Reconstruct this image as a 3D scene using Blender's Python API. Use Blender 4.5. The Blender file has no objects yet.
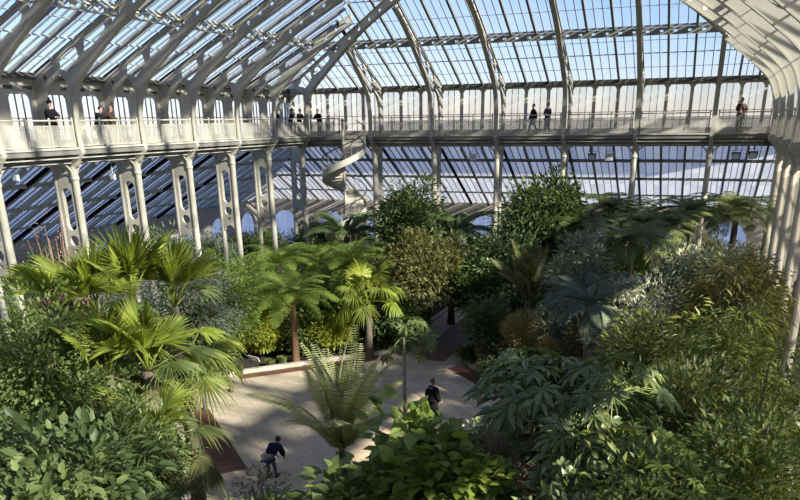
import bpy, math, random
import numpy as np
from mathutils import Matrix, Vector
PI = math.pi
sc = bpy.context.scene
COL = sc.collection
R2 = math.radians
GZ = 11.0                      # the lens is eleven metres above the paving

# ------------------------------------------------------------------ camera
FPX, CY = 770.52, 435.04
YAW, PITCH, ROLL = .3662, .3875, .0145
_f = Vector((-math.sin(YAW)*math.cos(PITCH), math.cos(YAW)*math.cos(PITCH), -math.sin(PITCH)))
_r0 = Vector((math.cos(YAW), math.sin(YAW), 0))
_d0 = _f.cross(_r0)
_r = _r0*math.cos(ROLL) + _d0*math.sin(ROLL)
_d = -_r0*math.sin(ROLL) + _d0*math.cos(ROLL)
cam = bpy.data.objects.new('camera', bpy.data.cameras.new('camera'))
COL.objects.link(cam)
M = Matrix(((_r.x, -_d.x, -_f.x, 0), (_r.y, -_d.y, -_f.y, 0), (_r.z, -_d.z, -_f.z, GZ), (0, 0, 0, 1)))
cam.matrix_world = M
cam.data.sensor_fit = 'HORIZONTAL'; cam.data.sensor_width = 36
cam.data.lens = FPX/800*36
cam.data.shift_y = (CY-250)/800
cam.data.clip_end = 2000; cam.data.clip_start = .05
sc.camera = cam

def ray(px, py):
    return _r*((px-400)/FPX) + _d*((py-CY)/FPX) + _f
def at(px, py, dist):
    """the point seen at a pixel, at a horizontal distance from the lens"""
    v = ray(px, py); h = math.hypot(v.x, v.y)
    return Vector((v.x/h*dist, v.y/h*dist, GZ + v.z/h*dist))

# ------------------------------------------------------------------ scene settings
sc.view_settings.view_transform = 'Standard'
sc.view_settings.look = 'None'
sc.view_settings.gamma = 1
sc.view_settings.use_curve_mapping = False
sc.view_settings.exposure = EXPO = 0.44
sc.cycles.transparent_max_bounces = 16
sc.cycles.max_bounces = 8
sc.cycles.diffuse_bounces = 6
sc.cycles.transmission_bounces = 6
sc.cycles.sample_clamp_indirect = 6

# ------------------------------------------------------------------ materials
def nodes(name):
    m = bpy.data.materials.new(name); m.use_nodes = True
    nt = m.node_tree; nt.nodes.clear()
    out = nt.nodes.new('ShaderNodeOutputMaterial')
    return m, nt, out
def N(nt, t, **kw):
    n = nt.nodes.new('ShaderNode'+t)
    for k, v in kw.items():
        if k in n.inputs: n.inputs[k].default_value = v
        else: setattr(n, k, v)
    return n
def rgba(c): return (c[0], c[1], c[2], 1)
def plain(name, col, rough=.5, metal=0, var=.12, scale=6, spec=.5, bump=0):
    m, nt, out = nodes(name)
    b = N(nt, 'BsdfPrincipled', Roughness=rough, Metallic=metal)
    b.inputs['Specular IOR Level'].default_value = spec
    tc = N(nt, 'TexCoord'); nz = N(nt, 'TexNoise', Scale=scale, Detail=4.0)
    nt.links.new(tc.outputs['Object'], nz.inputs['Vector'])
    mx = N(nt, 'MixRGB'); mx.inputs[1].default_value = rgba([c*(1-var) for c in col]); mx.inputs[2].default_value = rgba([min(1, c*(1+var)) for c in col])
    nt.links.new(nz.outputs['Fac'], mx.inputs[0]); nt.links.new(mx.outputs[0], b.inputs['Base Color'])
    if bump:
        bp = N(nt, 'Bump', Strength=bump, Distance=.02)
        nt.links.new(nz.outputs['Fac'], bp.inputs['Height']); nt.links.new(bp.outputs[0], b.inputs['Normal'])
    nt.links.new(b.outputs[0], out.inputs[0])
    return m
def leafmat(name, c1, c2, trans=.35, rough=.45, tcol=None, spec=.35):
    """leaf tissue: two tones picked per leaf, reflecting and letting light through"""
    m, nt, out = nodes(name)
    g = N(nt, 'NewGeometry')
    mx = N(nt, 'MixRGB'); mx.inputs[1].default_value = rgba(c1); mx.inputs[2].default_value = rgba(c2)
    nt.links.new(g.outputs['Random Per Island'], mx.inputs[0])
    oi = N(nt, 'ObjectInfo')
    mr = N(nt, 'MapRange'); mr.inputs['To Min'].default_value = .82; mr.inputs['To Max'].default_value = 1.18
    nt.links.new(oi.outputs['Random'], mr.inputs['Value'])
    hs = N(nt, 'HueSaturation'); nt.links.new(mr.outputs[0], hs.inputs['Value']); nt.links.new(mx.outputs[0], hs.inputs['Color'])
    b = N(nt, 'BsdfPrincipled', Roughness=rough); b.inputs['Specular IOR Level'].default_value = spec
    nt.links.new(hs.outputs[0], b.inputs['Base Color'])
    t = N(nt, 'BsdfTranslucent')
    tg = N(nt, 'MixRGB', blend_type='MULTIPLY'); tg.inputs[0].default_value = 1
    tg.inputs[2].default_value = rgba(tcol or (1.5, 1.45, .55))
    nt.links.new(hs.outputs[0], tg.inputs[1]); nt.links.new(tg.outputs[0], t.inputs['Color'])
    ms = N(nt, 'MixShader'); ms.inputs[0].default_value = trans
    nt.links.new(b.outputs[0], ms.inputs[1]); nt.links.new(t.outputs[0], ms.inputs[2])
    nt.links.new(ms.outputs[0], out.inputs[0])
    return m
def glassmat(name, tint, haze, white, gloss=.06, dirt=.25):
    """thin greenhouse pane: clear part, misted (light scattering) part, a little mirror"""
    m, nt, out = nodes(name)
    tr = N(nt, 'BsdfTransparent'); tr.inputs[0].default_value = rgba(tint)
    tl = N(nt, 'BsdfTranslucent'); tl.inputs[0].default_value = rgba(white)
    df = N(nt, 'BsdfDiffuse'); df.inputs[0].default_value = rgba(white)
    ad = N(nt, 'MixShader'); ad.inputs[0].default_value = .35
    nt.links.new(tl.outputs[0], ad.inputs[1]); nt.links.new(df.outputs[0], ad.inputs[2])
    g = N(nt, 'NewGeometry')
    nz = N(nt, 'TexNoise', Scale=.45, Detail=3.0)
    tc = N(nt, 'TexCoord'); nt.links.new(tc.outputs['Object'], nz.inputs['Vector'])
    a1 = N(nt, 'Math', operation='MULTIPLY_ADD'); a1.inputs[1].default_value = dirt; a1.inputs[2].default_value = haze-dirt/2
    nt.links.new(g.outputs['Random Per Island'], a1.inputs[0])
    a2 = N(nt, 'Math', operation='MULTIPLY_ADD'); a2.inputs[1].default_value = dirt
    nt.links.new(nz.outputs['Fac'], a2.inputs[0]); 
    a3 = N(nt, 'Math', operation='ADD'); a3.inputs[1].default_value = -dirt/2; a3.use_clamp = True
    nt.links.new(a1.outputs[0], a2.inputs[2]); nt.links.new(a2.outputs[0], a3.inputs[0])
    ms = N(nt, 'MixShader')
    nt.links.new(a3.outputs[0], ms.inputs[0]); nt.links.new(tr.outputs[0], ms.inputs[1]); nt.links.new(ad.outputs[0], ms.inputs[2])
    gl = N(nt, 'BsdfGlossy', Roughness=.08)
    m2 = N(nt, 'MixShader'); m2.inputs[0].default_value = gloss
    nt.links.new(ms.outputs[0], m2.inputs[1]); nt.links.new(gl.outputs[0], m2.inputs[2])
    nt.links.new(m2.outputs[0], out.inputs[0])
    return m
def meshmat(name, col, cover):
    """woven wire: a fine grid of wires with air between"""
    m, nt, out = nodes(name)
    tc = N(nt, 'TexCoord'); sep = N(nt, 'SeparateXYZ'); nt.links.new(tc.outputs['Object'], sep.inputs[0])
    res = []
    for ax in ('Y', 'Z'):
        a = N(nt, 'Math', operation='MULTIPLY'); a.inputs[1].default_value = 28
        f = N(nt, 'Math', operation='FRACT'); l = N(nt, 'Math', operation='LESS_THAN'); l.inputs[1].default_value = cover
        nt.links.new(sep.outputs[ax], a.inputs[0]); nt.links.new(a.outputs[0], f.inputs[0]); nt.links.new(f.outputs[0], l.inputs[0]); res.append(l)
    mxx = N(nt, 'Math', operation='MAXIMUM'); nt.links.new(res[0].outputs[0], mxx.inputs[0]); nt.links.new(res[1].outputs[0], mxx.inputs[1])
    tr = N(nt, 'BsdfTransparent'); b = N(nt, 'BsdfPrincipled', Roughness=.5); b.inputs['Base Color'].default_value = rgba(col)
    ms = N(nt, 'MixShader'); nt.links.new(mxx.outputs[0], ms.inputs[0]); nt.links.new(tr.outputs[0], ms.inputs[1]); nt.links.new(b.outputs[0], ms.inputs[2])
    nt.links.new(ms.outputs[0], out.inputs[0])
    return m

CREAM = plain('cream_iron_paint', (.47, .425, .325), .5, var=.13, scale=1.6)
CREAM2 = plain('cream_iron_paint_duller', (.46, .43, .345), .55, var=.15, scale=1.3)
BACKLITBAR = plain('backlit_bar_paint', (.19, .185, .17), .5, var=.2, scale=2)  # cream-grey bars; their backlit darkness is put into this colour
DARKBEAM = plain('shade_darkened_girder_paint', (.20, .185, .15), .6, var=.2)  # shade under the gallery is put into this deck and girder colour
RAILDARK = plain('dark_handrail_paint', (.045, .045, .05), .4)
WIRE = meshmat('woven_wire_mesh', (.47, .435, .35), .34)
G_ROOF = glassmat('roof_glass', (.76, .86, 1.0), .07, (.72, .80, .88), .04, .10)
G_AISLE = glassmat('misted_aisle_glass', (.82, .87, .95), .58, (.76, .79, .84), .04, .4)
G_CLER = glassmat('pale_clerestory_glass', (.86, .91, .96), .30, (.93, .93, .90), .05, .3)
G_SIDE = glassmat('clear_side_glass', (.78, .87, 1.0), .14, (.66, .76, .90), .05, .2)
G_BLUE = glassmat('bluish_aisle_glass', (.62, .76, 1.0), .28, (.42, .55, .85), .05, .35)
GUTTER = plain('dark_gutter_paint', (.075, .068, .055), .6)
HALFLITBAR = plain('half_lit_bar_paint', (.30, .29, .26), .5, var=.2, scale=2)  # same bars, with a tone between lit and backlit painted in
STONE = plain('pale_render', (.56, .50, .41), .8, var=.1, scale=3)
SOIL = plain('bed_soil', (.035, .026, .017), .95, var=.4, scale=5, bump=.6)
BARK = plain('grey_brown_bark', (.13, .10, .07), .9, var=.35, scale=9, bump=.5)
BARK_PALE = plain('pale_bark', (.30, .25, .18), .9, var=.3, scale=9, bump=.4)
BARK_RED = plain('fibrous_rust_bark', (.20, .11, .055), .95, var=.4, scale=14, bump=.7)
TWIG_PINK = plain('reddish_twig', (.26, .15, .11), .8, var=.25)
STALK = plain('green_leaf_stalk', (.16, .20, .06), .6, var=.2)
KERB = plain('pale_kerb_stone', (.50, .43, .33), .75, var=.1, scale=4)

def paving():
    m, nt, out = nodes('flagstone_paving')
    tc = N(nt, 'TexCoord'); mp = N(nt, 'Mapping'); mp.inputs['Rotation'].default_value = (0, 0, PI/4)
    nt.links.new(tc.outputs['Object'], mp.inputs[0])
    br = N(nt, 'TexBrick', Scale=1.0); br.inputs['Brick Width'].default_value = 1.1; br.inputs['Row Height'].default_value = .75
    br.inputs['Mortar Size'].default_value = .012
    br.inputs['Color1'].default_value = (.46, .37, .25, 1); br.inputs['Color2'].default_value = (.56, .455, .31, 1); br.inputs['Mortar'].default_value = (.30, .25, .2, 1)
    nt.links.new(mp.outputs[0], br.inputs['Vector'])
    nz = N(nt, 'TexNoise', Scale=1.3, Detail=6.0); nt.links.new(tc.outputs['Object'], nz.inputs['Vector'])
    mx = N(nt, 'MixRGB', blend_type='OVERLAY'); mx.inputs[0].default_value = .45
    nt.links.new(br.outputs['Color'], mx.inputs[1]); nt.links.new(nz.outputs['Fac'], mx.inputs[2])
    b = N(nt, 'BsdfPrincipled', Roughness=.75); nt.links.new(mx.outputs[0], b.inputs['Base Color']); nt.links.new(b.outputs[0], out.inputs[0])
    return m
PAVE = paving()
def grate():
    m, nt, out = nodes('rust_brown_floor_grating')
    tc = N(nt, 'TexCoord'); ck = N(nt, 'TexChecker', Scale=14.0); ck.inputs[1].default_value = (.19, .075, .05, 1); ck.inputs[2].default_value = (.07, .028, .02, 1)
    nt.links.new(tc.outputs['Object'], ck.inputs['Vector'])
    nz = N(nt, 'TexNoise', Scale=3.0); nt.links.new(tc.outputs['Object'], nz.inputs['Vector'])
    mx = N(nt, 'MixRGB', blend_type='OVERLAY'); mx.inputs[0].default_value = .5
    nt.links.new(ck.outputs[0], mx.inputs[1]); nt.links.new(nz.outputs['Fac'], mx.inputs[2])
    b = N(nt, 'BsdfPrincipled', Roughness=.6); nt.links.new(mx.outputs[0], b.inputs['Base Color']); nt.links.new(b.outputs[0], out.inputs[0])
    return m
GRATE = grate()

# ------------------------------------------------------------------ object helpers
def tag(o, label=None, cat=None, group=None, kind=None):
    if label: o['label'] = label
    if cat: o['category'] = cat
    if group: o['group'] = group
    if kind: o['kind'] = kind
    return o
def empty(name, loc, rz=0):
    o = bpy.data.objects.new(name, None); COL.objects.link(o)
    o.location = loc; o.rotation_euler = (0, 0, rz); o.empty_display_size = .2
    return o
def link(name, me, mat=None, parent=None, loc=None, rot=None, smooth=False):
    if mat is not None and not me.materials: me.materials.append(mat)
    o = bpy.data.objects.new(name, me); COL.objects.link(o)
    if parent: o.parent = parent
    if loc is not None: o.location = loc
    if rot is not None: o.rotation_euler = rot
    if smooth: me.polygons.foreach_set('use_smooth', [True]*len(me.polygons))
    return o
def kids(o): return [c for c in bpy.data.objects if c.parent == o]
def copy_tree(o, parent=None):
    c = o.copy(); COL.objects.link(c)
    if parent: c.parent = parent
    for ch in list(o.children): copy_tree(ch, c)
    return c
def mesh_np(name, v, f):
    """mesh from numpy vertices and equal-sized faces"""
    me = bpy.data.meshes.new(name)
    v = np.ascontiguousarray(v, dtype=np.float32); f = np.ascontiguousarray(f, dtype=np.int32)
    k = f.shape[1]
    me.vertices.add(len(v)); me.vertices.foreach_set('co', v.ravel())
    me.loops.add(f.size); me.loops.foreach_set('vertex_index', f.ravel())
    me.polygons.add(len(f)); me.polygons.foreach_set('loop_start', np.arange(0, f.size, k, dtype=np.int32))
    me.update(calc_edges=True); me.validate()
    return me
class MB:
    """collects boxes, bars and tubes into one mesh"""
    def __init__(self): self.v = []; self.f = []
    def add(self, v, f):
        n = len(self.v); self.v += [tuple(p) for p in v]; self.f += [tuple(i+n for i in q) for q in f]
    def box(self, x0, x1, y0, y1, z0, z1):
        v = [(x, y, z) for x in (x0, x1) for y in (y0, y1) for z in (z0, z1)]
        self.add(v, [(0, 1, 3, 2), (4, 6, 7, 5), (0, 4, 5, 1), (2, 3, 7, 6), (0, 2, 6, 4), (1, 5, 7, 3)])
    def bar(self, a, b, w, h, up=(0, 0, 1)):
        a = Vector(a); b = Vector(b); t = (b-a)
        if t.length < 1e-5: return
        t.normalize(); s = t.cross(Vector(up))
        if s.length < 1e-4: s = t.cross(Vector((1, 0, 0)))
        s.normalize(); u = s.cross(t)
        v = [p + s*(i*w/2) + u*(j*h/2) for p in (a, b) for i in (-1, 1) for j in (-1, 1)]
        self.add(v, [(0, 2, 3, 1), (4, 5, 7, 6), (0, 1, 5, 4), (2, 6, 7, 3), (0, 4, 6, 2), (1, 3, 7, 5)])
    def tube(self, pts, r, n=6, cap=True):
        pts = [Vector(p) for p in pts]; rs = r if hasattr(r, '__len__') else [r]*len(pts)
        v = []; prev = None
        for i, p in enumerate(pts):
            t = (pts[min(i+1, len(pts)-1)] - pts[max(i-1, 0)])
            if t.length < 1e-6: t = Vector((0, 0, 1))
            t.normalize()
            if prev is None:
                s = t.cross(Vector((0, 0, 1)))
                if s.length < .05: s = t.cross(Vector((1, 0, 0)))
            else: s = prev - t*prev.dot(t)
            s.normalize(); prev = s; u = t.cross(s)
            for k in range(n):
                a = 2*PI*k/n; v.append(p + (s*math.cos(a) + u*math.sin(a))*rs[i])
        f = []
        for i in range(len(pts)-1):
            for k in range(n):
                f.append((i*n+k, i*n+(k+1) % n, (i+1)*n+(k+1) % n, (i+1)*n+k))
        if cap:
            f.append(tuple(range(n-1, -1, -1))); f.append(tuple((len(pts)-1)*n+k for k in range(n)))
        self.add(v, f)
    def strip(self, pts, width, thick, axis=(0, 1, 0)):
        """flat band swept along points, its width along axis"""
        pts = [Vector(p) for p in pts]; ax = Vector(axis); v = []
        for i, p in enumerate(pts):
            t = (pts[min(i+1, len(pts)-1)] - pts[max(i-1, 0)]).normalized(); n = t.cross(ax).normalized()
            for a, b in ((-1, -1), (1, -1), (1, 1), (-1, 1)): v.append(p + ax*(a*width/2) + n*(b*thick/2))
        f = []
        for i in range(len(pts)-1):
            for k in range(4): f.append((i*4+k, i*4+(k+1) % 4, (i+1)*4+(k+1) % 4, (i+1)*4+k))
        f.append((3, 2, 1, 0)); e = (len(pts)-1)*4; f.append((e, e+1, e+2, e+3))
        self.add(v, f)
    def poly(self, pts, t=None):
        self.add(pts, [tuple(range(len(pts)))])
    def prism(self, pts, z0, z1):
        n = len(pts); v = [(p[0], p[1], z0) for p in pts] + [(p[0], p[1], z1) for p in pts]
        f = [tuple(range(n-1, -1, -1)), tuple(range(n, 2*n))] + [(i, (i+1) % n, n+(i+1) % n, n+i) for i in range(n)]
        self.add(v, f)
    def lathe(self, prof, n=14, c=(0, 0, 0)):
        v = [(c[0]+r*math.cos(2*PI*k/n), c[1]+r*math.sin(2*PI*k/n), c[2]+z) for r, z in prof for k in range(n)]
        f = [(i*n+k, i*n+(k+1) % n, (i+1)*n+(k+1) % n, (i+1)*n+k) for i in range(len(prof)-1) for k in range(n)]
        f.append(tuple(range(n-1, -1, -1))); f.append(tuple((len(prof)-1)*n+k for k in range(n)))
        self.add(v, f)
    def mesh(self, name):
        me = bpy.data.meshes.new(name); me.from_pydata(self.v, [], self.f); me.update(); return me
    def build(self, name, mat, parent=None, **kw):
        return link(name, self.mesh(name), mat, parent, **kw)
def spline(pts, n):
    """Catmull-Rom through 2-D/3-D points, n samples"""
    P = np.array(pts, float); P = np.vstack([2*P[0]-P[1], P, 2*P[-1]-P[-2]])
    out = []
    m = len(P)-3
    for q in np.linspace(0, m, n):
        i = min(int(q), m-1); t = q-i; a, b, c, d = P[i], P[i+1], P[i+2], P[i+3]
        out.append(.5*((2*b)+(-a+c)*t+(2*a-5*b+4*c-d)*t*t+(-a+3*b-3*c+d)*t**3))
    return [tuple(p) for p in out]
def plate(name, outline, holes, thick):
    """flat plate with holes, outline in (u, z), thickness along local Y"""
    cu = bpy.data.curves.new(name, 'CURVE'); cu.dimensions = '2D'; cu.fill_mode = 'BOTH'; cu.extrude = thick/2
    for loop in [outline]+list(holes):
        s = cu.splines.new('POLY'); s.points.add(len(loop)-1)
        for p, q in zip(s.points, loop): p.co = (q[0], q[1], 0, 1)
        s.use_cyclic_u = True
    o = bpy.data.objects.new(name, cu); COL.objects.link(o)
    dg = bpy.context.evaluated_depsgraph_get(); dg.update()
    me = bpy.data.meshes.new_from_object(o.evaluated_get(dg))
    bpy.data.objects.remove(o); bpy.data.curves.remove(cu)
    me.transform(Matrix(((1, 0, 0, 0), (0, 0, -1, 0), (0, 1, 0, 0), (0, 0, 0, 1))))
    me.name = name; me.materials.clear()
    return me
def oval(cx, cz, rx, rz, n=16):
    return [(cx+rx*math.cos(2*PI*k/n), cz+rz*math.sin(2*PI*k/n)) for k in range(n)]
def slot(cx, z0, z1, r, n=8):
    return [(cx+r*math.cos(PI*k/n), z1-r+r*math.sin(PI*k/n)) for k in range(n+1)] + [(cx-r*math.cos(PI*k/n), z0+r-r*math.sin(PI*k/n)) for k in range(n+1)]
# ------------------------------------------------------------------ the glasshouse
XL, XR, YN, YF = -26.25, 3.2, -0.3, 51.3
LS, LE = YF-YN, XR-XL
BAY = 4.4
SIDES = {
    'left':  dict(o=(XL, YN), a=0,      L=LS, cuts=[0]+[LS-BAY*k for k in range(11, 0, -1)]+[LS]),
    'far':   dict(o=(XL, YF), a=-PI/2,  L=LE, cuts=[0, 4.8, 9.09, 13.38, 17.67, 21.96, 26.25, LE]),
    'right': dict(o=(XR, YF), a=PI,     L=LS, cuts=[0]+[BAY*k for k in range(1, 12)]+[LS]),
    'near':  dict(o=(XR, YN), a=PI/2,   L=LE, cuts=[0, 4.9, 9.8, 14.7, 19.6, 24.5, LE]),
}
def place(o, side, s=0, u=0, z=0):
    S = SIDES[side]; ca, sa = math.cos(S['a']), math.sin(S['a'])
    o.location = (S['o'][0]+u*ca-s*sa, S['o'][1]+u*sa+s*ca, GZ+z); o.rotation_euler = (0, 0, S['a'])
    return o
WN = [0]
def structure(o): o['kind'] = 'structure'; return o
def rz_(u): return 3.1+.5*u                       # main roof plane
def az_(u): return -1.7+.55*(u+2)                 # aisle roof plane
UT = 14.7
def glazed_slope(side, s0, s1, kind, L):
    """one bay of glazing: rafters, glazing bars, laps (frame) and panes (glass)"""
    main = kind == 'main'
    zf = rz_ if main else az_
    lo = -2.0 if main else -10.0
    if main: top = lambda s: min(UT, s, L-s)
    else: top = lambda s: min(-2.0, s, L-s)
    ext = 2.0 if main else 10.0
    a = -ext if s0 <= 0 else s0
    b = L+ext if s1 >= L else s1
    cuts = []
    if s0 <= 0 and a < 0: cuts += list(np.linspace(a, 0, max(2, int(round(-a/1.46))+1)))[:-1]
    cuts += list(np.linspace(s0, s1, 4))
    if s1 >= L: cuts += list(np.linspace(L, b, max(2, int(round((b-L)/1.46))+1)))[1:]
    fr = MB(); thick = MB(); gv = []; gf = []
    us = ([-2, -.7, .6, 1.8, 2.9, 4.6, 6.2, 8.0, 9.4, 10.8, 12.2, 13.5, UT] if main else [-10, -8.4, -6.8, -5.2, -3.6, -2])
    for i, s in enumerate(cuts):
        t = top(s)
        if t > lo+.05 and s < L+ext-.01:
            fr.bar((lo, s, zf(lo)-.06), (t, s, zf(t)-.06), .125, .20)
        if i == len(cuts)-1: break
        sn = cuts[i+1]; ns = 3
        for k in range(1, ns):
            q = s+(sn-s)*k/ns; t = top(q)
            if t > lo+.05: fr.bar((lo, q, zf(lo)-.01), (t, q, zf(t)-.01), .042, .07)
        for k in range(ns):
            qa, qb = s+(sn-s)*k/ns, s+(sn-s)*(k+1)/ns
            ta, tb = top(qa), top(qb)
            for j in range(len(us)-1):
                u0, u1 = us[j], us[j+1]
                pa0, pb0, pb1, pa1 = min(u0, ta), min(u0, tb), min(u1, tb), min(u1, ta)
                if pa1-pa0 < .01 and pb1-pb0 < .01: continue
                n = len(gv)
                gv += [(pa0, qa+.012, zf(pa0)+.03), (pb0, qb-.012, zf(pb0)+.03), (pb1, qb-.012, zf(pb1)+.03), (pa1, qa+.012, zf(pa1)+.03)]
                gf.append((n, n+1, n+2, n+3))
    laps = ((-.7, .025), (1.75, .025), (4.5, .025), (7.8, .025), (.6, .05), (2.9, .10), (6.2, .05), (9.4, .16), (12.2, .05)) if main else ((-3.6, .18), (-5.9, .16), (-8.2, .10))
    for u, w in laps:
        c0, c1 = a, b
        if s0 <= 0: c0 = max(a, u)
        if s1 >= L: c1 = min(b, L-u)
        c0, c1 = max(c0, u if main or s0 <= 0 else c0), min(c1, L-u if main or s1 >= L else c1)
        if c1 > c0+.05: fr.bar((u, c0, zf(u)-.04), (u, c1, zf(u)-.04), w, w*1.1)
    WN[0] += 1
    o = structure(place(fr.build('window_%d' % WN[0], CREAM2 if (main and side == 'right') or (not main and side == 'left') else (HALFLITBAR if main and side == 'left' else BACKLITBAR)), side))  # bars of one paint; the tone per slope imitates how light falls
    me = bpy.data.meshes.new('glass'); me.from_pydata(gv, [], gf); me.update()
    link('glass', me, G_ROOF if main else (G_BLUE if side == 'left' else G_AISLE), o)
    if main:                                       # perforated purlin under the panes
        u = 2.9; c0, c1 = max(s0, u), min(s1, L-u)
        if c1-c0 > .6:
            z1 = rz_(u)-.12; z0 = z1-.36; n = max(1, int((c1-c0)/.62)); st = (c1-c0)/n
            hq = .5 if side == 'far' else 1.
            holes = [[(c0+st*(k+.5)+x, (z0+z1)/2+y) for x, y in [(hq*a_, hq*b_) for a_, b_ in ((-.2, -.06), (-.13, -.11), (.13, -.11), (.2, -.06), (.2, .06), (.13, .11), (-.13, .11), (-.2, .06))]] for k in range(n)]
            me = plate('purlin', [(c0, z0), (c1, z0), (c1, z1), (c0, z1)], holes, .07)
            me.transform(Matrix.Rotation(PI/2, 4, 'Z')); me.transform(Matrix.Translation((u, 0, 0)))
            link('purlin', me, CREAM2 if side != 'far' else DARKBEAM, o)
    return o
def clerestory(side, s0, s1, L):
    """one bay of the glazed wall at the back of the gallery"""
    a = -2.0 if s0 <= 0 else s0; b = L+2.0 if s1 >= L else s1
    pier = .10 if side in ('far', 'near') else .48
    n = max(1, int(round((b-a)/(1.46 if pier < .2 else 2.2)))); st = (b-a)/n
    holes = []
    for k in range(n):
        c = a+st*(k+.5); h = st/2-pier
        zt = 1.78 if pier < .2 else 1.28
        holes.append([(c-h, -.62), (c+h, -.62), (c+h, zt-.16), (c+h-.12, zt), (c-h+.12, zt), (c-h, zt-.16)])
        for q in (() if pier < .2 else (-1, 1)):
            d = c+q*st/4
            holes.append([(d-.24, 1.47), (d+.24, 1.47), (d+.27, 1.53), (d+.24, 1.62), (d-.24, 1.62), (d-.27, 1.53)])
    me = plate('window', [(a, -.95), (b, -.95), (b, 1.98), (a, 1.98)], holes, .12)
    me.transform(Matrix.Rotation(PI/2, 4, 'Z')); me.transform(Matrix.Translation((-2.0, 0, 0)))
    WN[0] += 1
    o = structure(place(link('window_%d' % WN[0], me, CREAM), side))
    mu = MB(); gv = []; gf = []
    zt = 1.78 if pier < .2 else 1.28
    for k in range(n):
        c = a+st*(k+.5); h = st/2-pier
        for q in (-1/3, 1/3): mu.box(-2.03, -1.97, c+q*h-.018, c+q*h+.018, -.62, zt)
        mu.box(-2.03, -1.97, c-h, c+h, .30, .335); mu.box(-2.03, -1.97, c-h, c+h, -.18, -.15)
        for i in range(3):
            x0, x1 = c-h+i*2*h/3, c-h+(i+1)*2*h/3
            for z0, z1 in ((-.62, -.165), (-.165, .32), (.32, zt)):
                m = len(gv); gv += [(-2.0, x0+.01, z0), (-2.0, x1-.01, z0), (-2.0, x1-.01, z1), (-2.0, x0+.01, z1)]; gf.append((m, m+1, m+2, m+3))
    if pier > .2:
        bk = MB(); bk.box(-2.14, -2.10, a, b, 1.40, 1.72); bk.build('slot_shade_sheet', DARKBEAM, o)  # added dark sheet standing in for shade behind the slots
    mu.build('glazing_bars', BACKLITBAR if side != 'far' else CREAM2, o)
    me = bpy.data.meshes.new('glass'); me.from_pydata(gv, [], gf); me.update(); link('glass', me, G_CLER if side in ('far', 'near') else G_SIDE, o)
for side, S in SIDES.items():
    c = S['cuts']
    for i in range(len(c)-1):
        glazed_slope(side, c[i], c[i+1], 'main', S['L'])
        clerestory(side, c[i], c[i+1], S['L'])
        glazed_slope(side, c[i], c[i+1], 'aisle', S['L'])
    L = S['L']
    # gallery deck, mitred at the corners, with its kerb, girder and joists below
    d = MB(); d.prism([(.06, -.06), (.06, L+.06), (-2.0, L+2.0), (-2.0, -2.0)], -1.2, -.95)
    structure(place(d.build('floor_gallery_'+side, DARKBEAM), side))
    d = MB(); d.box(.06, .12, -.12, L+.12, -.99, -.90)
    structure(place(d.build('trim_gallery_'+side, CREAM2), side))
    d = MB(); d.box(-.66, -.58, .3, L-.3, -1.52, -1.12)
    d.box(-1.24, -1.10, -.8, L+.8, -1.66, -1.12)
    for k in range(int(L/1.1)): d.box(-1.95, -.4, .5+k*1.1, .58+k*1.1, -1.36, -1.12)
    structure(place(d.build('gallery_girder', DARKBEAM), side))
    d = MB(); d.box(-.74, -.50, .4, L-.4, -1.60, -1.52); d.bar((-.05, .4, -1.34), (-.05, L-.4, -1.34), .05, .05)
    structure(place(d.build('girder_flange', CREAM2), side))
    # eaves gutter above the clerestory
    d = MB(); d.box(-2.12, -1.86, -2.1, L+2.1, 1.98, 2.16); d.box(-1.86, -1.70, -1.8, L+1.8, 1.90, 1.98)
    structure(place(d.build('eaves_gutter', GUTTER), side))
    # outer aisle wall of pale masonry with arched openings
    ns = max(3, int((L+20)/4.4)); st = (L+20)/ns; hs = []
    for k in range(ns):
        cx = -10+st*(k+.5); arc = [(cx+1.25*math.cos(PI*q/10), -8.3+1.25*math.sin(PI*q/10)) for q in range(11)]
        hs.append(arc+[(cx-1.25, -9.9), (cx+1.25, -9.9)])
    me = plate('wall', [(-10, -11.0), (L+10, -11.0), (L+10, -6.05), (-10, -6.05)], hs, .3)
    me.transform(Matrix.Rotation(PI/2, 4, 'Z')); me.transform(Matrix.Translation((-10.15, 0, 0)))
    w = structure(place(link('wall_'+side, me, STONE), side))
    WN[0] += 1
    gv = []; gf = []
    for k in range(ns):
        cx = -10+st*(k+.5)
        for j in range(4):
            m = len(gv); gv += [(-10.2, cx-1.25+j*.625, -9.9), (-10.2, cx-.625+j*.625-.02, -9.9), (-10.2, cx-.625+j*.625-.02, -7.0), (-10.2, cx-1.25+j*.625, -7.0)]; gf.append((m, m+1, m+2, m+3))
    me = bpy.data.meshes.new('glass'); me.from_pydata(gv, [], gf); me.update(); structure(place(link('window_%d' % WN[0], me, G_BLUE), side))

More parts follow.
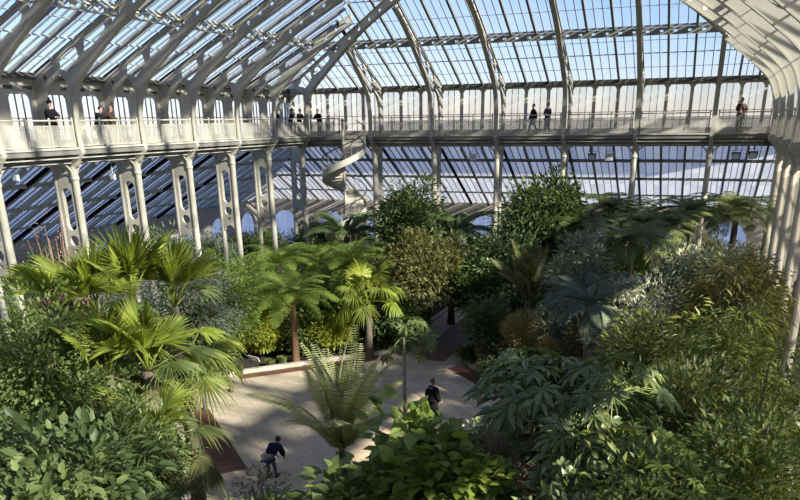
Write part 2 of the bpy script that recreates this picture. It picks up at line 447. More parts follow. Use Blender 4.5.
# ---- the iron arches: paired column legs, slotted plate, haunch, rib, pilaster
INNER = [(.08, -.95), (.07, .2), (.22, 1.0), (.62, 1.8), (1.65, 2.68), (3.45, 3.98), (5.0, 4.98), (6.8, 5.85), (8.6, 6.62), (10.6, 7.52), (12.6, 8.45), (14.55, 9.35)]
INN = spline(INNER, 60)
def inner_z(u): return np.interp(u, [p[0] for p in INN[14:]], [p[1] for p in INN[14:]])
def arch_meshes(k=1.0, um=14.55):
    """meshes of one arch; k stretches it along u for the corner hips"""
    res = []
    inn = [p for p in INN if p[0] < um-.02 or p[1] < 1.5]; inn.append((um, float(inner_z(um))))
    rib = inn + [(um, rz_(um)-.12), (-.75, rz_(-.75)-.12), (-.75, 1.78)]
    rib += spline([(-.75, 1.72), (-.60, 2.0), (-.33, 2.02), (-.08, 1.6), (-.03, 1.0)], 10) + [(-.13, .2), (-.14, -.95)]
    holes = [[(-.42, 2.27), (.12, 2.10), (.62, 2.50), (.74, 2.72), (.64, 3.1), (.2, 2.98), (-.36, 2.66)],
             [(.98, 2.86), (1.5, 3.06), (2.25, 3.58), (2.34, 3.76), (2.2, 3.92), (1.12, 3.4)],
             [(2.66, 3.86), (3.2, 4.24), (3.16, 4.42), (2.68, 4.18)]]
    holes = [h for h in holes if max(q[0] for q in h) < um-.15]
    for u in (3.9, 4.6, 5.3, 6.0, 6.8, 7.7, 8.6, 9.6, 10.6, 11.6, 12.6, 13.6):
        if u < um-.3: holes.append(oval(u, (inner_z(u)+rz_(u)-.12)/2, .11, .11, 10))
    sx = lambda L: [(p[0]*k, p[1]) for p in L]
    me = plate('arch_rib', sx(rib), [sx(h) for h in holes], .10)
    res.append(('arch_rib', me, CREAM))
    b = MB(); b.strip([(p[0]*k, 0, p[1]) for p in inn], .27, .06); res.append(('rib_flange', b.mesh('rib_flange'), CREAM))
    b = MB(); b.strip([(-.75*k, 0, rz_(-.75)-.12), (um*k, 0, rz_(um)-.12)], .20, .06); res.append(('rafter_flange', b.mesh('rafter_flange'), CREAM2))
    pil = [(-2, -.95), (-1.62, -.95), (-1.58, .5), (-1.45, 1.1), (-1.15, 1.55), (-.75, 1.78), (-.75, 2.6), (-2, 2.0)]
    res.append(('pilaster', plate('pilaster', sx(pil), [oval(-1.3*k, 1.92, .16, .16, 12)], .16), CREAM))
    ha = [(-1.95, -1.78), (-.30, -1.78), (-.24, -1.62), (-.08, -1.4), (.12, -1.2), (.18, -1.08), (.10, -.95), (-1.98, -.95)]
    b = plate('haunch', sx(ha), [], .22); res.append(('haunch', b, CREAM))
    for nm, u, r in (('front_leg', -.55, .17), ('back_leg', -1.62, .14)):
        b = MB(); b.lathe([(r*1.7, -11.02), (r*1.7, -10.7), (r*1.25, -10.5), (r*1.08, -10.2), (r, -6), (r*.92, -2.5), (r*.95, -2.35), (r*1.2, -2.25), (r*1.0, -2.1), (r*1.1, -1.9), (r*1.25, -1.75)], 12, (u*k, 0, 0))
        res.append((nm, b.mesh(nm), CREAM))
    pl = [(-1.62, -1.75), (-.55, -1.75), (-.55, -6.2)] + [(-1.085+.34*math.cos(PI*q/8), -6.2+.34*math.sin(PI*q/8)) for q in range(9)] + [(-1.62, -6.2)]
    hl = [slot(-1.085, -4.55, -2.65, .27), oval(-1.085, -5.02, .25, .25, 16), oval(-1.085, -5.48, .10, .10, 10)]
    res.append(('slotted_plate', plate('slotted_plate', sx(pl), [sx(h) for h in hl], .20), CREAM))
    return res
ARCH = arch_meshes(); HIPK = 1.667; HIP = arch_meshes(HIPK, 10.6); HIPA = math.atan(.745)
HIP2 = arch_meshes(HIPK, 9.6)
_AC = {}
def jack(um):
    """arch cut off where it meets the hip"""
    if um >= 14.4: return ARCH
    if um not in _AC: _AC[um] = arch_meshes(1.0, um)
    return _AC[um]
def bracket(sgn):
    b = MB(); pts = [(-.55, sgn*(.15+.8*(1-math.cos(PI/2*q/8))), -2.15+.62*math.sin(PI/2*q/8)) for q in range(9)]
    b.strip(pts, .10, .07, (1, 0, 0)); return b.mesh('bracket')
BRK = [bracket(-1), bracket(1)]
ORD = ['first', 'second', 'third', 'fourth', 'fifth', 'sixth', 'seventh', 'eighth', 'ninth', 'tenth', 'eleventh', 'twelfth']
def arch(side, s, label, meshes=ARCH, rot=0, brackets=True, u=0):
    o = empty('iron_arch', (0, 0, 0)); place(o, side, s, u)
    o.location.z = 0; o.rotation_euler.z += rot
    tag(o, label, 'iron arch', 'cream iron arches of the glasshouse')
    for nm, me, m in meshes: link(nm, me, m, o, loc=(0, 0, GZ))
    if brackets:
        for me in BRK: link('bracket', me, CREAM2, o, loc=(0, 0, GZ))
    return o
for k in range(1, 10):
    arch('left', LS-BAY*k-.12, 'cream iron column and arch, %s along the left gallery counting from the spiral staircase' % ORD[k-1], jack(min(14.55, round(BAY*k/.745-.25, 2))))
arch('left', LS, 'cream corner column with diagonal hip arch behind the spiral staircase', HIP, -HIPA, False)
for k, s in enumerate(SIDES['far']['cuts'][1:-1]):
    arch('far', s, 'cream iron column and arch, %s along the far gallery counting from the spiral staircase' % ORD[k], jack([3.4, 6.5, 9.6, 11.5, 9.8, 4.0][k]))
arch('far', LE, 'cream corner column with hip arch where far and right galleries meet', HIP2, -HIPA, False, u=.25)
for k in range(1, 11):
    arch('right', BAY*k, 'cream iron column and arch, %s along the right wall from the far corner' % ORD[k-1], jack(min(14.2, round(BAY*k*.745-.4, 2))), u=.3)

# ---- balustrades, one per bay
def railing_parts(l):
    r = []
    b = MB(); b.tube([(0, 0, .19), (0, l, .19)], .035, 6); r.append(('top_rail', b.mesh('top_rail'), CREAM))
    b = MB(); b.bar((0, 0, -.02), (0, l, -.02), .03, .03); b.bar((0, 0, -.84), (0, l, -.84), .04, .05); r.append(('lower_rail', b.mesh('lower_rail'), CREAM))
    n = max(1, int(round(l/1.4)))
    for i in range(n+1):
        b = MB(); q = l*i/n; b.box(-.03, .03, q-.03, q+.03, -.95, .22); b.lathe([(.05, .22), (.055, .26), (.02, .30)], 8, (0, q, 0)); r.append(('standard', b.mesh('standard'), CREAM))
    b = MB(); m = max(2, int(l/.13))
    for i in range(1, m): b.box(-.008, .008, l*i/m-.009, l*i/m+.009, -.84, -.02)
    r.append(('bars', b.mesh('bars'), CREAM))
    b = MB(); b.add([(.012, .03, -.82), (.012, l-.03, -.82), (.012, l-.03, -.04), (.012, .03, -.04)], [(0, 1, 2, 3)]); r.append(('wire_mesh', b.mesh('wire_mesh'), WIRE))
    return r
CACHE = {}
def railing(side, s0, l, label):
    key = round(l, 2)
    if key not in CACHE: CACHE[key] = railing_parts(l)
    o = empty('balustrade', (0, 0, 0)); place(o, side, s0); o.location.z = 0
    tag(o, label, 'balustrade', 'cream mesh balustrades along the galleries')
    for nm, me, m in CACHE[key]: link(nm, me, m, o, loc=(-.02, 0, GZ))
for k in range(9):
    nm = ('between the corner column and the first arch' if k == 0 else 'between the %s and %s arches' % (ORD[k-1], ORD[k]))
    railing('left', LS-BAY*(k+1)+.07, BAY-.40, 'left gallery balustrade %s from the staircase' % nm)
cu = SIDES['far']['cuts']
railing('far', .3, 1.75, 'short cream mesh balustrade left of the spiral staircase landing')
for k in range(1, 7):
    nm = 'between the %s and %s arches' % (ORD[k-1], ORD[k]) if k < 6 else 'between the sixth arch and the far right corner'
    railing('far', cu[k]+.24, cu[k+1]-cu[k]-.48, 'far gallery balustrade %s from the staircase' % nm)
for k in range(9):
    nm = ('from the far corner to the first arch' if k == 0 else 'between the %s and %s arches counting from far corner' % (ORD[k-1], ORD[k]))
    railing('right', BAY*k+.24, BAY-.48, 'right gallery balustrade %s' % nm)

# ---- spiral staircase near the far left corner
v = ray(343, 140); YS = 48.75; SX = v.x/v.y*YS
st = tag(empty('spiral_staircase', (SX, YS, 0)), 'cream spiral staircase dropping from the far left corner of the gallery', 'staircase')
b = MB(); b.lathe([(.22, 0), (.22, .2), (.09, .35), (.085, 11.0), (.14, 11.05), (.03, 11.2)], 12); b.build('centre_pole', CREAM, st)
PT, RAD = 3.7, 1.42; ZT = GZ-.95
TH0 = R2(75); turns = ZT/PT
def hel(z, r, dz=0):
    th = TH0 + (z-ZT)/PT*2*PI
    return (r*math.cos(th), r*math.sin(th), z+dz)
NT = 52
for i in range(NT):
    z = ZT*(i+1)/(NT+1); b = MB(); th0 = TH0+(z-ZT)/PT*2*PI; dth = 2*PI*turns/(NT+1)*1.1
    pts = [(.08*math.cos(th0), .08*math.sin(th0)), (RAD*math.cos(th0), RAD*math.sin(th0)), (RAD*math.cos(th0+dth), RAD*math.sin(th0+dth)), (.08*math.cos(th0+dth), .08*math.sin(th0+dth))]
    b.prism(pts, z-.04, z)
    a_ = Vector((*pts[0], z-.1)); c_ = Vector((*pts[1], z-.1)); b.bar(a_, c_, .02, .17)
    b.build('tread', CREAM, st)
zs = np.linspace(.05, ZT, 150)
b = MB(); pv = []
for z in zs:
    for dr, dz in ((0, -.28), (.05, -.28), (.05, .12), (0, .12)):
        pv.append(hel(z, RAD+dr, dz))
pf = [(i*4+k, i*4+(k+1) % 4, (i+1)*4+(k+1) % 4, (i+1)*4+k) for i in range(len(zs)-1) for k in range(4)]
b.add(pv, pf); b.build('stringer', CREAM, st)
b = MB(); b.tube([hel(z, RAD+.02, .98) for z in zs], .035, 6); o = b.build('handrail', RAILDARK, st); o['label'] = 'dark winding handrail'
for i in range(60):
    z = .1+(ZT-.15)*i/59; b = MB(); b.tube([hel(z, RAD+.02, .0), hel(z, RAD+.02, .97)], .014, 5); b.build('baluster', CREAM, st)
b = MB(); b.prism([(-1.3, .2), (.6, 1.35), (.6, 2.49), (-1.3, 2.49)], ZT-.12, ZT); b.build('landing', CREAM2, st)
b = MB(); b.tube([(-1.32, 2.4, ZT+1.13), (-1.32, .25, ZT+1.13), (-1.0, -.1, ZT+.5)], .035, 6)
b.tube([(-1.32, 2.3, ZT), (-1.32, 2.3, ZT+1.1)], .025, 6); b.tube([(-1.32, .3, ZT), (-1.32, .3, ZT+1.1)], .025, 6)
o = b.build('landing_rail', RAILDARK, st); o['label'] = 'dark rail at the stair head'

# ---- lamps slung under the galleries
BLACK = plain('black_lamp_paint', (.03, .03, .035), .5); WHITE = plain('white_lamp_paint', (.75, .75, .72), .4)
LENS = plain('lamp_lens', (.5, .52, .55), .15)
def floodlight(px, py, Y, mat, label, X=None, sz=1.):
    v = ray(px, py); p = v*((Y/v.y) if X is None else (X/v.x))
    o = tag(empty('floodlight', (p.x, p.y, GZ+p.z)), label, 'floodlight', 'floodlights under the galleries')
    b = MB(); b.box(-.22, .22, -.12, .12, -.2, .2); b.box(-.25, .25, -.16, -.1, .14, .22); b.build('housing', mat, o)
    b = MB(); b.box(-.18, .18, -.135, -.12, -.16, .13); b.build('lens', LENS, o)
    top = -1.12-p.z; o.scale = (sz,)*3; top /= sz
    b = MB(); b.tube([(-.24, 0, 0), (-.24, 0, .32), (.24, 0, .32), (.24, 0, 0)], .02, 6); b.tube([(0, 0, .32), (0, 0, max(.4, top))], .025, 6); b.build('yoke', mat, o)
floodlight(736, 156, YF+.7, BLACK, 'dark floodlight hanging under the far gallery, nearer its last arch')
floodlight(753, 155, YF+.7, BLACK, 'dark floodlight hanging under the far gallery, nearest the right corner')
floodlight(592, 157, YF+.7, BLACK, 'small dark floodlight under the far gallery left of the fern tops')
floodlight(609, 157, YF+.7, WHITE, 'small white floodlight under the far gallery above the fern tops')
floodlight(473, 157, YF+.7, WHITE, 'small white floodlight under the far gallery left of the fourth arch')
floodlight(16, 178, 0, WHITE, 'white floodlight hanging under the left gallery at the picture edge', X=XL-.9, sz=.55)
floodlight(113, 177, 0, WHITE, 'white floodlight beside the second nearest column of the left gallery', X=XL-.9, sz=.55)

# ------------------------------------------------------------------ the ground
g = MB(); g.box(-300, 300, -200, 500, -.6, -.25)
OUTGROUND = plain('outside_ground_shade_blue', (.15, .17, .22), .9, var=.3, scale=.3)  # blue of outdoor shade put into the ground seen through the panes
structure(g.build('ground', OUTGROUND))
g = MB(); g.box(XL-10.3, XR+10.3, YN-10.3, YF+10.3, -.25, 0)
structure(g.build('floor', SOIL))
CX, CYY, HW, DR = -12.2, 27.15, 1.75, 9.9
e = DR-HW
poly = [(CX-HW, 50), (CX+HW, 50), (CX+HW, CYY+e), (CX+e, CYY+HW), (2.6, CYY+HW), (2.6, CYY-HW), (CX+e, CYY-HW), (CX+HW, CYY-e), (CX+HW, 3), (CX-HW, 3), (CX-HW, CYY-e), (CX-e, CYY-HW), (-25.6, CYY-HW), (-25.6, CYY+HW), (CX-e, CYY+HW), (CX-HW, CYY+e)]
g = MB(); g.prism(poly[::-1], -.02, .03)
structure(g.build('path', PAVE))
def kerb(pts):
    b = MB()
    for p, q in zip(pts[:-1], pts[1:]):
        a_, c_ = Vector((*p, .09)), Vector((*q, .09)); t = (c_-a_).normalized()*.12
        b.bar(a_-t, c_+t, .24, .22)
    return structure(b.build('kerb_strip', KERB))
kerb([(CX-HW-.13, 50), (CX-HW-.13, CYY+e), (CX-e, CYY+HW+.13), (-25.5, CYY+HW+.13)])
kerb([(CX+HW+.13, 50), (CX+HW+.13, CYY+e), (CX+e, CYY+HW+.13), (2.5, CYY+HW+.13)])
kerb([(CX-HW-.13, 3), (CX-HW-.13, CYY-e), (CX-e, CYY-HW-.13), (-25.5, CYY-HW-.13)])
kerb([(CX+HW+.13, 3), (CX+HW+.13, CYY-e), (CX+e, CYY-HW-.13), (2.5, CYY-HW-.13)])
def grating(p, q, w, label):
    p, q = Vector((*p, .034)), Vector((*q, .034)); c = (p+q)/2
    o = tag(empty('floor_grating', (c.x, c.y, 0), math.atan2(q.y-p.y, q.x-p.x)), label, 'floor grating', 'rust brown floor gratings')
    l = (q-p).length
    b = MB(); b.box(-l/2, l/2, -w/2, w/2, .025, .04); b.build('panel', GRATE, o)
    b = MB(); 
    for y in (-w/2, w/2): b.box(-l/2, l/2, y-.025, y+.025, .025, .05)
    for x in np.arange(-l/2, l/2+.01, l/max(1, round(l/1.2))): b.box(x-.02, x+.02, -w/2, w/2, .025, .047)
    b.build('frame', BARK_RED, o)
grating((-19.2, 29.35), (-13.75, 34.75), .62, 'long rust brown floor grating along the kerb under the tree fern')
grating((-11.75, 34.7), (-11.75, 47.5), 1.6, 'rust brown floor grating down the middle of the path leading away')
grating((-10.1, 34.02), (-6.2, 30.12), .9, 'rust brown floor grating beside the kerb right of the crossing')
grating((-18.6, 24.75), (-13.95, 20.1), 1.25, 'rust brown floor grating beside the low fan palm at bottom left')
# ------------------------------------------------------------------ people
def skin(name, J, E, levels=1):
    """one continuous surface grown along a jointed skeleton; J: name -> (x, y, z, radius)"""
    ks = list(J); me = bpy.data.meshes.new(name)
    me.from_pydata([J[k][:3] for k in ks], [(ks.index(a), ks.index(b)) for a, b in E], [])
    o = bpy.data.objects.new(name, me); COL.objects.link(o)
    o.modifiers.new('s', 'SKIN'); sm = o.modifiers.new('d', 'SUBSURF'); sm.levels = sm.render_levels = levels
    sv = me.skin_vertices[0].data
    for i, k in enumerate(ks):
        r = J[k][3]; sv[i].radius = (r, r) if not hasattr(r, '__len__') else r
        sv[i].use_root = (i == 0)
    dg = bpy.context.evaluated_depsgraph_get(); dg.update()
    m2 = bpy.data.meshes.new_from_object(o.evaluated_get(dg)); bpy.data.objects.remove(o); bpy.data.meshes.remove(me)
    m2.name = name; m2.materials.clear(); return m2
SKIN_T = plain('skin', (.46, .27, .19), .55, var=.05)
HAIR_B = plain('black_hair', (.012, .010, .010), .5); HAIR_R = plain('reddish_brown_hair', (.12, .045, .025), .5); HAIR_L = plain('light_brown_hair', (.25, .16, .09), .5)
EYE = plain('eye', (.02, .02, .02), .2); SHOE = plain('dark_shoe', (.02, .018, .016), .5)
CLOTH = {k: plain(k+'_cloth', c, .9, var=.2, scale=12, spec=.08) for k, c in dict(black=(.012, .012, .014), navy=(.012, .016, .04), charcoal=(.035, .035, .04), maroon=(.05, .018, .022), rust=(.30, .10, .05), pink=(.42, .22, .18), paleblue=(.30, .33, .38), grey=(.13, .13, .14), brown=(.06, .035, .025)).items()}
def person(loc, face, label, H=1.75, jacket='black', trousers='black', hair=HAIR_B, lean=0., arms='down', stride=0., head_turn=0., longcoat=False, extra=None, hat=None, knees=0.):
    """a figure facing local +Y, feet at z = 0"""
    o = tag(empty('person', loc, face), label, 'person')
    s = H/1.75
    cl, sl = math.cos(lean), math.sin(lean)
    hip = Vector((0, -.10*sl*2, .93-.04*abs(stride)-knees*.12))
    def up(d, x=0, fwd=0): return hip + Vector((x, sl*d+cl*fwd, cl*d-sl*fwd))
    J = {}; E = []
    def add(n, p, r, frm=None):
        J[n] = (p[0]*s, p[1]*s, p[2]*s, r*s if not hasattr(r, '__len__') else (r[0]*s, r[1]*s))
        if frm: E.append((frm, n))
    add('pelvis', hip, (.15, .115)); add('waist', up(.20), (.135, .105), 'pelvis'); add('chest', up(.42), (.165, .12), 'waist'); add('neck0', up(.56), .06, 'chest')
    nod = lean*.35
    hb = up(.64)
    hd = lambda d, x=0, f=0: hb + Vector((x+math.sin(head_turn)*f, math.sin(nod)*d+math.cos(nod)*math.cos(head_turn)*f, math.cos(nod)*d-math.sin(nod)*f))
    add('neck1', hb, .052, 'neck0'); add('jaw', hd(.07, 0, .02), (.068, .075), 'neck1'); add('skull', hd(.16, 0, .0), (.076, .092), 'jaw'); add('crown', hd(.225, 0, -.005), (.055, .07), 'skull')
    hands = []
    for sg, nm in ((-1, 'l'), (1, 'r')):
        sh = up(.50, sg*.17); add('sh'+nm, sh, .062, 'chest')
        if arms == 'down': el = sh+Vector((sg*.06, -.05+sg*stride*.12, -.28)); wr = el+Vector((0, .10+sg*stride*.12, -.24))
        elif arms == 'rail': el = sh+Vector((sg*.08, .16, -.22)); wr = el+Vector((-sg*.16, .18, .0))
        elif arms == 'front': el = sh+Vector((sg*.07, .02, -.27)); wr = el+Vector((-sg*.10, .20, .06))
        elif arms == 'phone': el = sh+Vector((sg*.10, .10, -.24)); wr = el+Vector((-sg*.16, .20, .14))
        elif arms == 'reach': el = sh+Vector((sg*.04, .10, -.26)); wr = el+Vector((-sg*.08, .16, -.20))
        add('el'+nm, el, .046, 'sh'+nm); add('wr'+nm, wr, .030, 'el'+nm)
        d = (wr-el).normalized(); side = Vector((0, 0, 1)).cross(d)
        side = side.normalized() if side.length > .1 else Vector((0, 1, 0))
        nrm = d.cross(side).normalized()
        add('pm'+nm, wr+d*.055, (.036, .018), 'wr'+nm); hands.append((nm, wr, d, side, nrm, sg))
        for q, ln in ((-1.5, .062), (-.5, .075), (.5, .08), (1.5, .07)):
            b_ = wr+d*.085+side*(q*.019); k1 = 'f%s%s' % (nm, q); add(k1, b_, .010, 'pm'+nm)
            add(k1+'b', b_+d*ln*.55-nrm*.012, .0085, k1); add(k1+'c', b_+d*ln-nrm*.035, .007, k1+'b')
        t0 = wr+d*.03-side*sg*.04; add('t'+nm, t0, .011, 'pm'+nm); add('t2'+nm, t0+d*.05-side*sg*.022, .009, 't'+nm)
    legs = {}
    for sg, nm in ((-1, 'l'), (1, 'r')):
        hp = hip+Vector((sg*.09, 0, -.06)); st_ = sg*stride
        kn = Vector((sg*.10, hip.y*.5+st_*.16+.02+knees*.10, .50-knees*.03)); an = Vector((sg*.105, st_*.30-(.08*abs(stride) if st_ < 0 else 0), .085+(.05*abs(stride) if st_ < 0 else 0)))
        add('hp'+nm, hp, .088, 'pelvis'); add('kn'+nm, kn, .058, 'hp'+nm); add('an'+nm, an, .038, 'kn'+nm); add('to'+nm, an+Vector((0, .14, -.05)), .032, 'an'+nm)
        legs[nm] = (hp, kn, an)
    body = skin('body', J, E); link('body', body, SKIN_T, o, smooth=True)
    # clothing
    def sub(names, grow, extra_edges=()):
        jj = {k: (*J[k][:3], (J[k][3]+grow*s if not hasattr(J[k][3], '__len__') else (J[k][3][0]+grow*s, J[k][3][1]+grow*s))) for k in names}
        ee = [(a, b) for a, b in E if a in jj and b in jj]; return jj, ee
    jj, ee = sub(['pelvis', 'waist', 'chest', 'neck0', 'shl', 'ell', 'shr', 'elr', 'wrl', 'wrr'], .06)
    for nm in 'lr':
        w = Vector(J['wr'+nm][:3]); el = Vector(J['el'+nm][:3]); q = el+(w-el)*.93; jj['wr'+nm] = (*q, .042*s)
    jj['neck0'] = (*J['neck0'][:3], .075*s)
    if longcoat:
        jj['hem'] = (hip.x*s, (hip.y-.0)*s, (hip.z-.46)*s, (.23*s, .20*s)); ee.append(('pelvis', 'hem'))
    else:
        jj['hem'] = (hip.x*s, hip.y*s, (hip.z-.15)*s, (.185*s, .165*s)); ee.append(('pelvis', 'hem'))
    link('jacket', skin('jacket', jj, ee), CLOTH[jacket], o, smooth=True)
    jj, ee = sub(['pelvis', 'hpl', 'knl', 'anl', 'hpr', 'knr', 'anr'], .018)
    link('trousers', skin('trousers', jj, ee), CLOTH[trousers], o, smooth=True)
    for nm in 'lr':
        a = Vector(J['an'+nm][:3]); z0 = a.z-.085*s
        b = MB(); pr = spline([(-.075, .0), (-.07, .035), (0, .045), (.09, .042), (.18, .025), (.20, 0), (.17, -.03), (.08, -.035), (0, -.032), (-.06, -.03)], 24)
        pts = [(a.x+p[1]*s, a.y+p[0]*s) for p in pr]
        n = len(pts); v = [(x, y, z0) for x, y in pts]+[(a.x+(x-a.x)*.9, y, z0+.06*s) for x, y in pts]+[(a.x+(x-a.x)*.6, a.y+(y-a.y)*.55, z0+.11*s) for x, y in pts]
        f = [tuple(range(n)), tuple(range(3*n-1, 2*n-1, -1))]+[(i+r*n, (i+1) % n+r*n, (i+1) % n+(r+1)*n, i+(r+1)*n) for r in (0, 1) for i in range(n)]
        b.add(v, f); b.build('shoe', SHOE, o, smooth=True)
    # head
    hv = []; hf = []; c = hd(.165, 0, -.012)*s; R_ = .098*s; nu, nv = 16, 9
    fy = Vector((math.sin(head_turn), math.cos(head_turn), 0))
    for j in range(nv+1):
        ph = PI*.5-j/nv*(PI*.68)
        for i in range(nu):
            th = 2*PI*i/nu; dv = Vector((math.cos(ph)*math.cos(th), math.cos(ph)*math.sin(th), math.sin(ph)))
            fr = dv.dot(fy); z = max(dv.z, -.9 if fr < .25 else (.28 if fr > .45 else -.25))
            rr = R_*(1.0+.05*math.sin(5*th+3*ph)); hv.append((c.x+dv.x*rr*.92, c.y+dv.y*rr*1.05, c.z+z*rr*1.08))
    for j in range(nv):
        for i in range(nu): hf.append((j*nu+i, j*nu+(i+1) % nu, (j+1)*nu+(i+1) % nu, (j+1)*nu+i))
    b = MB(); b.add(hv, hf); b.build('hair', hair, o, smooth=True)
    b = MB()
    for sg in (-1, 1):
        p = (hd(.115, 0, 0)+Vector((math.cos(head_turn)*sg*.032, -math.sin(head_turn)*sg*.032, 0))+fy*.088)*s
        b.lathe([(.001, -.010), (.009, -.006), (.012, 0), (.009, .006), (.001, .010)], 8, p)
    b.build('eyes', EYE, o)
    b = MB(); p = (hd(.075, 0, 0)+fy*.095)*s; b.lathe([(.004, -.018), (.016, -.014), (.012, .0), (.006, .03), (.002, .04)], 8, p); b.build('nose', SKIN_T, o)
    b = MB()
    for sg in (-1, 1):
        p = (hd(.10, 0, 0)+Vector((math.cos(head_turn)*sg*.078, -math.sin(head_turn)*sg*.078, 0)))*s
        b.lathe([(.002, -.03), (.012, -.022), (.018, .01), (.012, .028), (.002, .033)], 8, p)
    b.build('ears', SKIN_T, o)
    if hat:
        c = hd(.20)*s; b = MB(); b.lathe([(.098*s, -.03*s), (.108*s, .0), (.10*s, .05*s), (.07*s, .09*s), (.02*s, .11*s)], 14, c)
        b.lathe([(.01*s, .10*s), (.045*s, .12*s), (.05*s, .15*s), (.02*s, .19*s)], 10, c); b.build('bobble_hat', hat, o, smooth=True)
    if extra == 'backpack':
        b = MB(); c = up(.30, 0, -.20)*s; pr = [(.13, -.24), (.16, -.20), (.165, .10), (.12, .22), (.03, .25)]
        v = []; n = 14
        for r, z in pr:
            for k in range(n):
                t = 2*PI*k/n; v.append((c.x+r*s*math.copysign(abs(math.cos(t))**.6, math.cos(t)), c.y+r*.6*s*math.copysign(abs(math.sin(t))**.6, math.sin(t)), c.z+z*s))
        f = [(j*n+k, j*n+(k+1) % n, (j+1)*n+(k+1) % n, (j+1)*n+k) for j in range(len(pr)-1) for k in range(n)]+[tuple(range(n-1, -1, -1)), tuple((len(pr)-1)*n+k for k in range(n))]
        b.add(v, f); q = b.build('backpack', CLOTH['black'], o, smooth=True)
        b = MB(); c2 = up(.52, 0, -.02)*s
        b.tube([(c2.x-.13*s, c2.y+.02, c2.z-.03*s), (c2.x-.09*s, c2.y-.10*s, c2.z+.02*s), (c2.x, c2.y-.135*s, c2.z+.01*s), (c2.x+.09*s, c2.y-.10*s, c2.z+.02*s), (c2.x+.13*s, c2.y+.02, c2.z-.03*s)], .022*s, 8)
        q = b.build('collar', CLOTH['paleblue'], o, smooth=True); q['label'] = 'pale collar band'
    if extra == 'scarf':
        b = MB(); c2 = up(.55)*s; b.lathe([(.07*s, -.05*s), (.10*s, -.02*s), (.10*s, .03*s), (.065*s, .06*s)], 12, c2); q = b.build('scarf', CLOTH['rust'], o, smooth=True); q['label'] = 'rust coloured scarf'
    if extra == 'top':
        b = MB(); c2 = up(.32, 0, .105)*s
        pr = spline([(-.10, .20), (.10, .20), (.115, .0), (.10, -.20), (-.10, -.20), (-.115, .0), (-.10, .20)], 22)[:-1]
        n = len(pr); v = [(c2.x+x*s, c2.y+.03*s, c2.z+z*s) for x, z in pr]+[(c2.x+x*.8*s, c2.y+.055*s, c2.z+z*.9*s) for x, z in pr]
        b.add(v, [tuple(range(n)), tuple(range(2*n-1, n-1, -1))]+[(i, (i+1) % n, n+(i+1) % n, n+i) for i in range(n)])
        q = b.build('top', CLOTH['pink'], o, smooth=True); q['label'] = 'pinkish brown top under the open jacket'
    return o
DECK = GZ-.95
def on_left(px, u):  # on the left gallery deck
    v = ray(px, 115); X = XL+u; return Vector((X, v.y/v.x*X, DECK))
def on_far(px, u):
    v = ray(px, 118); Y = YF-u; return Vector((v.x/v.y*Y, Y, DECK))
E1 = -PI/2   # facing +X
person(on_left(50, -.42), E1, 'person in a black coat and bobble hat standing at the left gallery rail', 1.86, 'black', 'black', arms='rail', lean=.12, hat=CLOTH['black'])
person(on_left(97, -.5), E1+.3, 'black haired person in black leaning on the left gallery rail, left of the pair', 1.72, 'black', 'black', arms='rail', lean=.42)
person(on_left(107, -.5), E1+.5, 'light haired person in dark brown leaning on the left gallery rail, right of the pair', 1.74, 'brown', 'black', HAIR_L, arms='rail', lean=.40)
person(on_left(274, -.45), E1-.3, 'dark dressed person half hidden behind an arch of the left gallery', 1.75, 'black', 'black', arms='rail', lean=.15)
person(on_left(290.5, -.5), E1+.6, 'black dressed person at the left gallery rail, left of two close together', 1.74, 'black', 'black', arms='rail', lean=.22)
person(on_left(299, -.5), E1-.2, 'person in a dark maroon coat at the left gallery rail, right of two close together', 1.72, 'maroon', 'black', HAIR_R, arms='rail', lean=.2)
person(on_far(319, -.5), PI-.3, 'dark dressed person leaning at the gallery rail nearest the staircase corner', 1.7, 'black', 'charcoal', arms='rail', lean=.3)
person(on_far(533, -1.0), PI/2+.5, 'person in black jacket and rust scarf walking on the far gallery', 1.76, 'black', 'charcoal', HAIR_R, arms='down', stride=.8, extra='scarf')
person(on_far(547.5, -.9), -PI/2-2.2, 'person in a dark coat and grey trousers standing on the far gallery beside a walker', 1.78, 'charcoal', 'grey', HAIR_B, arms='front', stride=.3, longcoat=True)
person(on_far(740, -.85), PI+.35, 'person with pinkish top standing alone on the far gallery near right corner', 1.84, 'brown', 'charcoal', HAIR_B, arms='phone', stride=.25, extra='top')
p = ray(433, 424); p = p*(-GZ/p.z)
person(Vector((p.x, p.y, .03)), -.55, 'reddish haired person in long black coat with backpack walking on the paving', 1.78, 'black', 'black', HAIR_R, arms='down', stride=.6, longcoat=True, extra='backpack')
p = ray(273, 478); p = p*(-GZ/p.z)
person(Vector((p.x, p.y, .03)), -.05, 'person in a navy jacket and pale trousers bending forward on the paving', 1.75, 'navy', 'grey', HAIR_B, arms='reach', lean=1.3, stride=.2, knees=.4)
# small white plant notice on the bed behind the long grating
n = at(254, 361, 36.0); n.z = 0
o = tag(empty('plant_notice', n, -.3), 'small white plant notice standing in the bed behind the kerb', 'notice')
b = MB(); b.bar((-.35, 0, .62), (.35, 0, .62), .03, .28, (0, -.5, 1)); b.build('board', WHITE, o)
b = MB(); b.tube([(-.25, 0, 0), (-.25, 0, .60)], .018, 6); b.build('leg', RAILDARK, o); b = MB(); b.tube([(.25, 0, 0), (.25, 0, .60)], .018, 6); b.build('leg', RAILDARK, o)
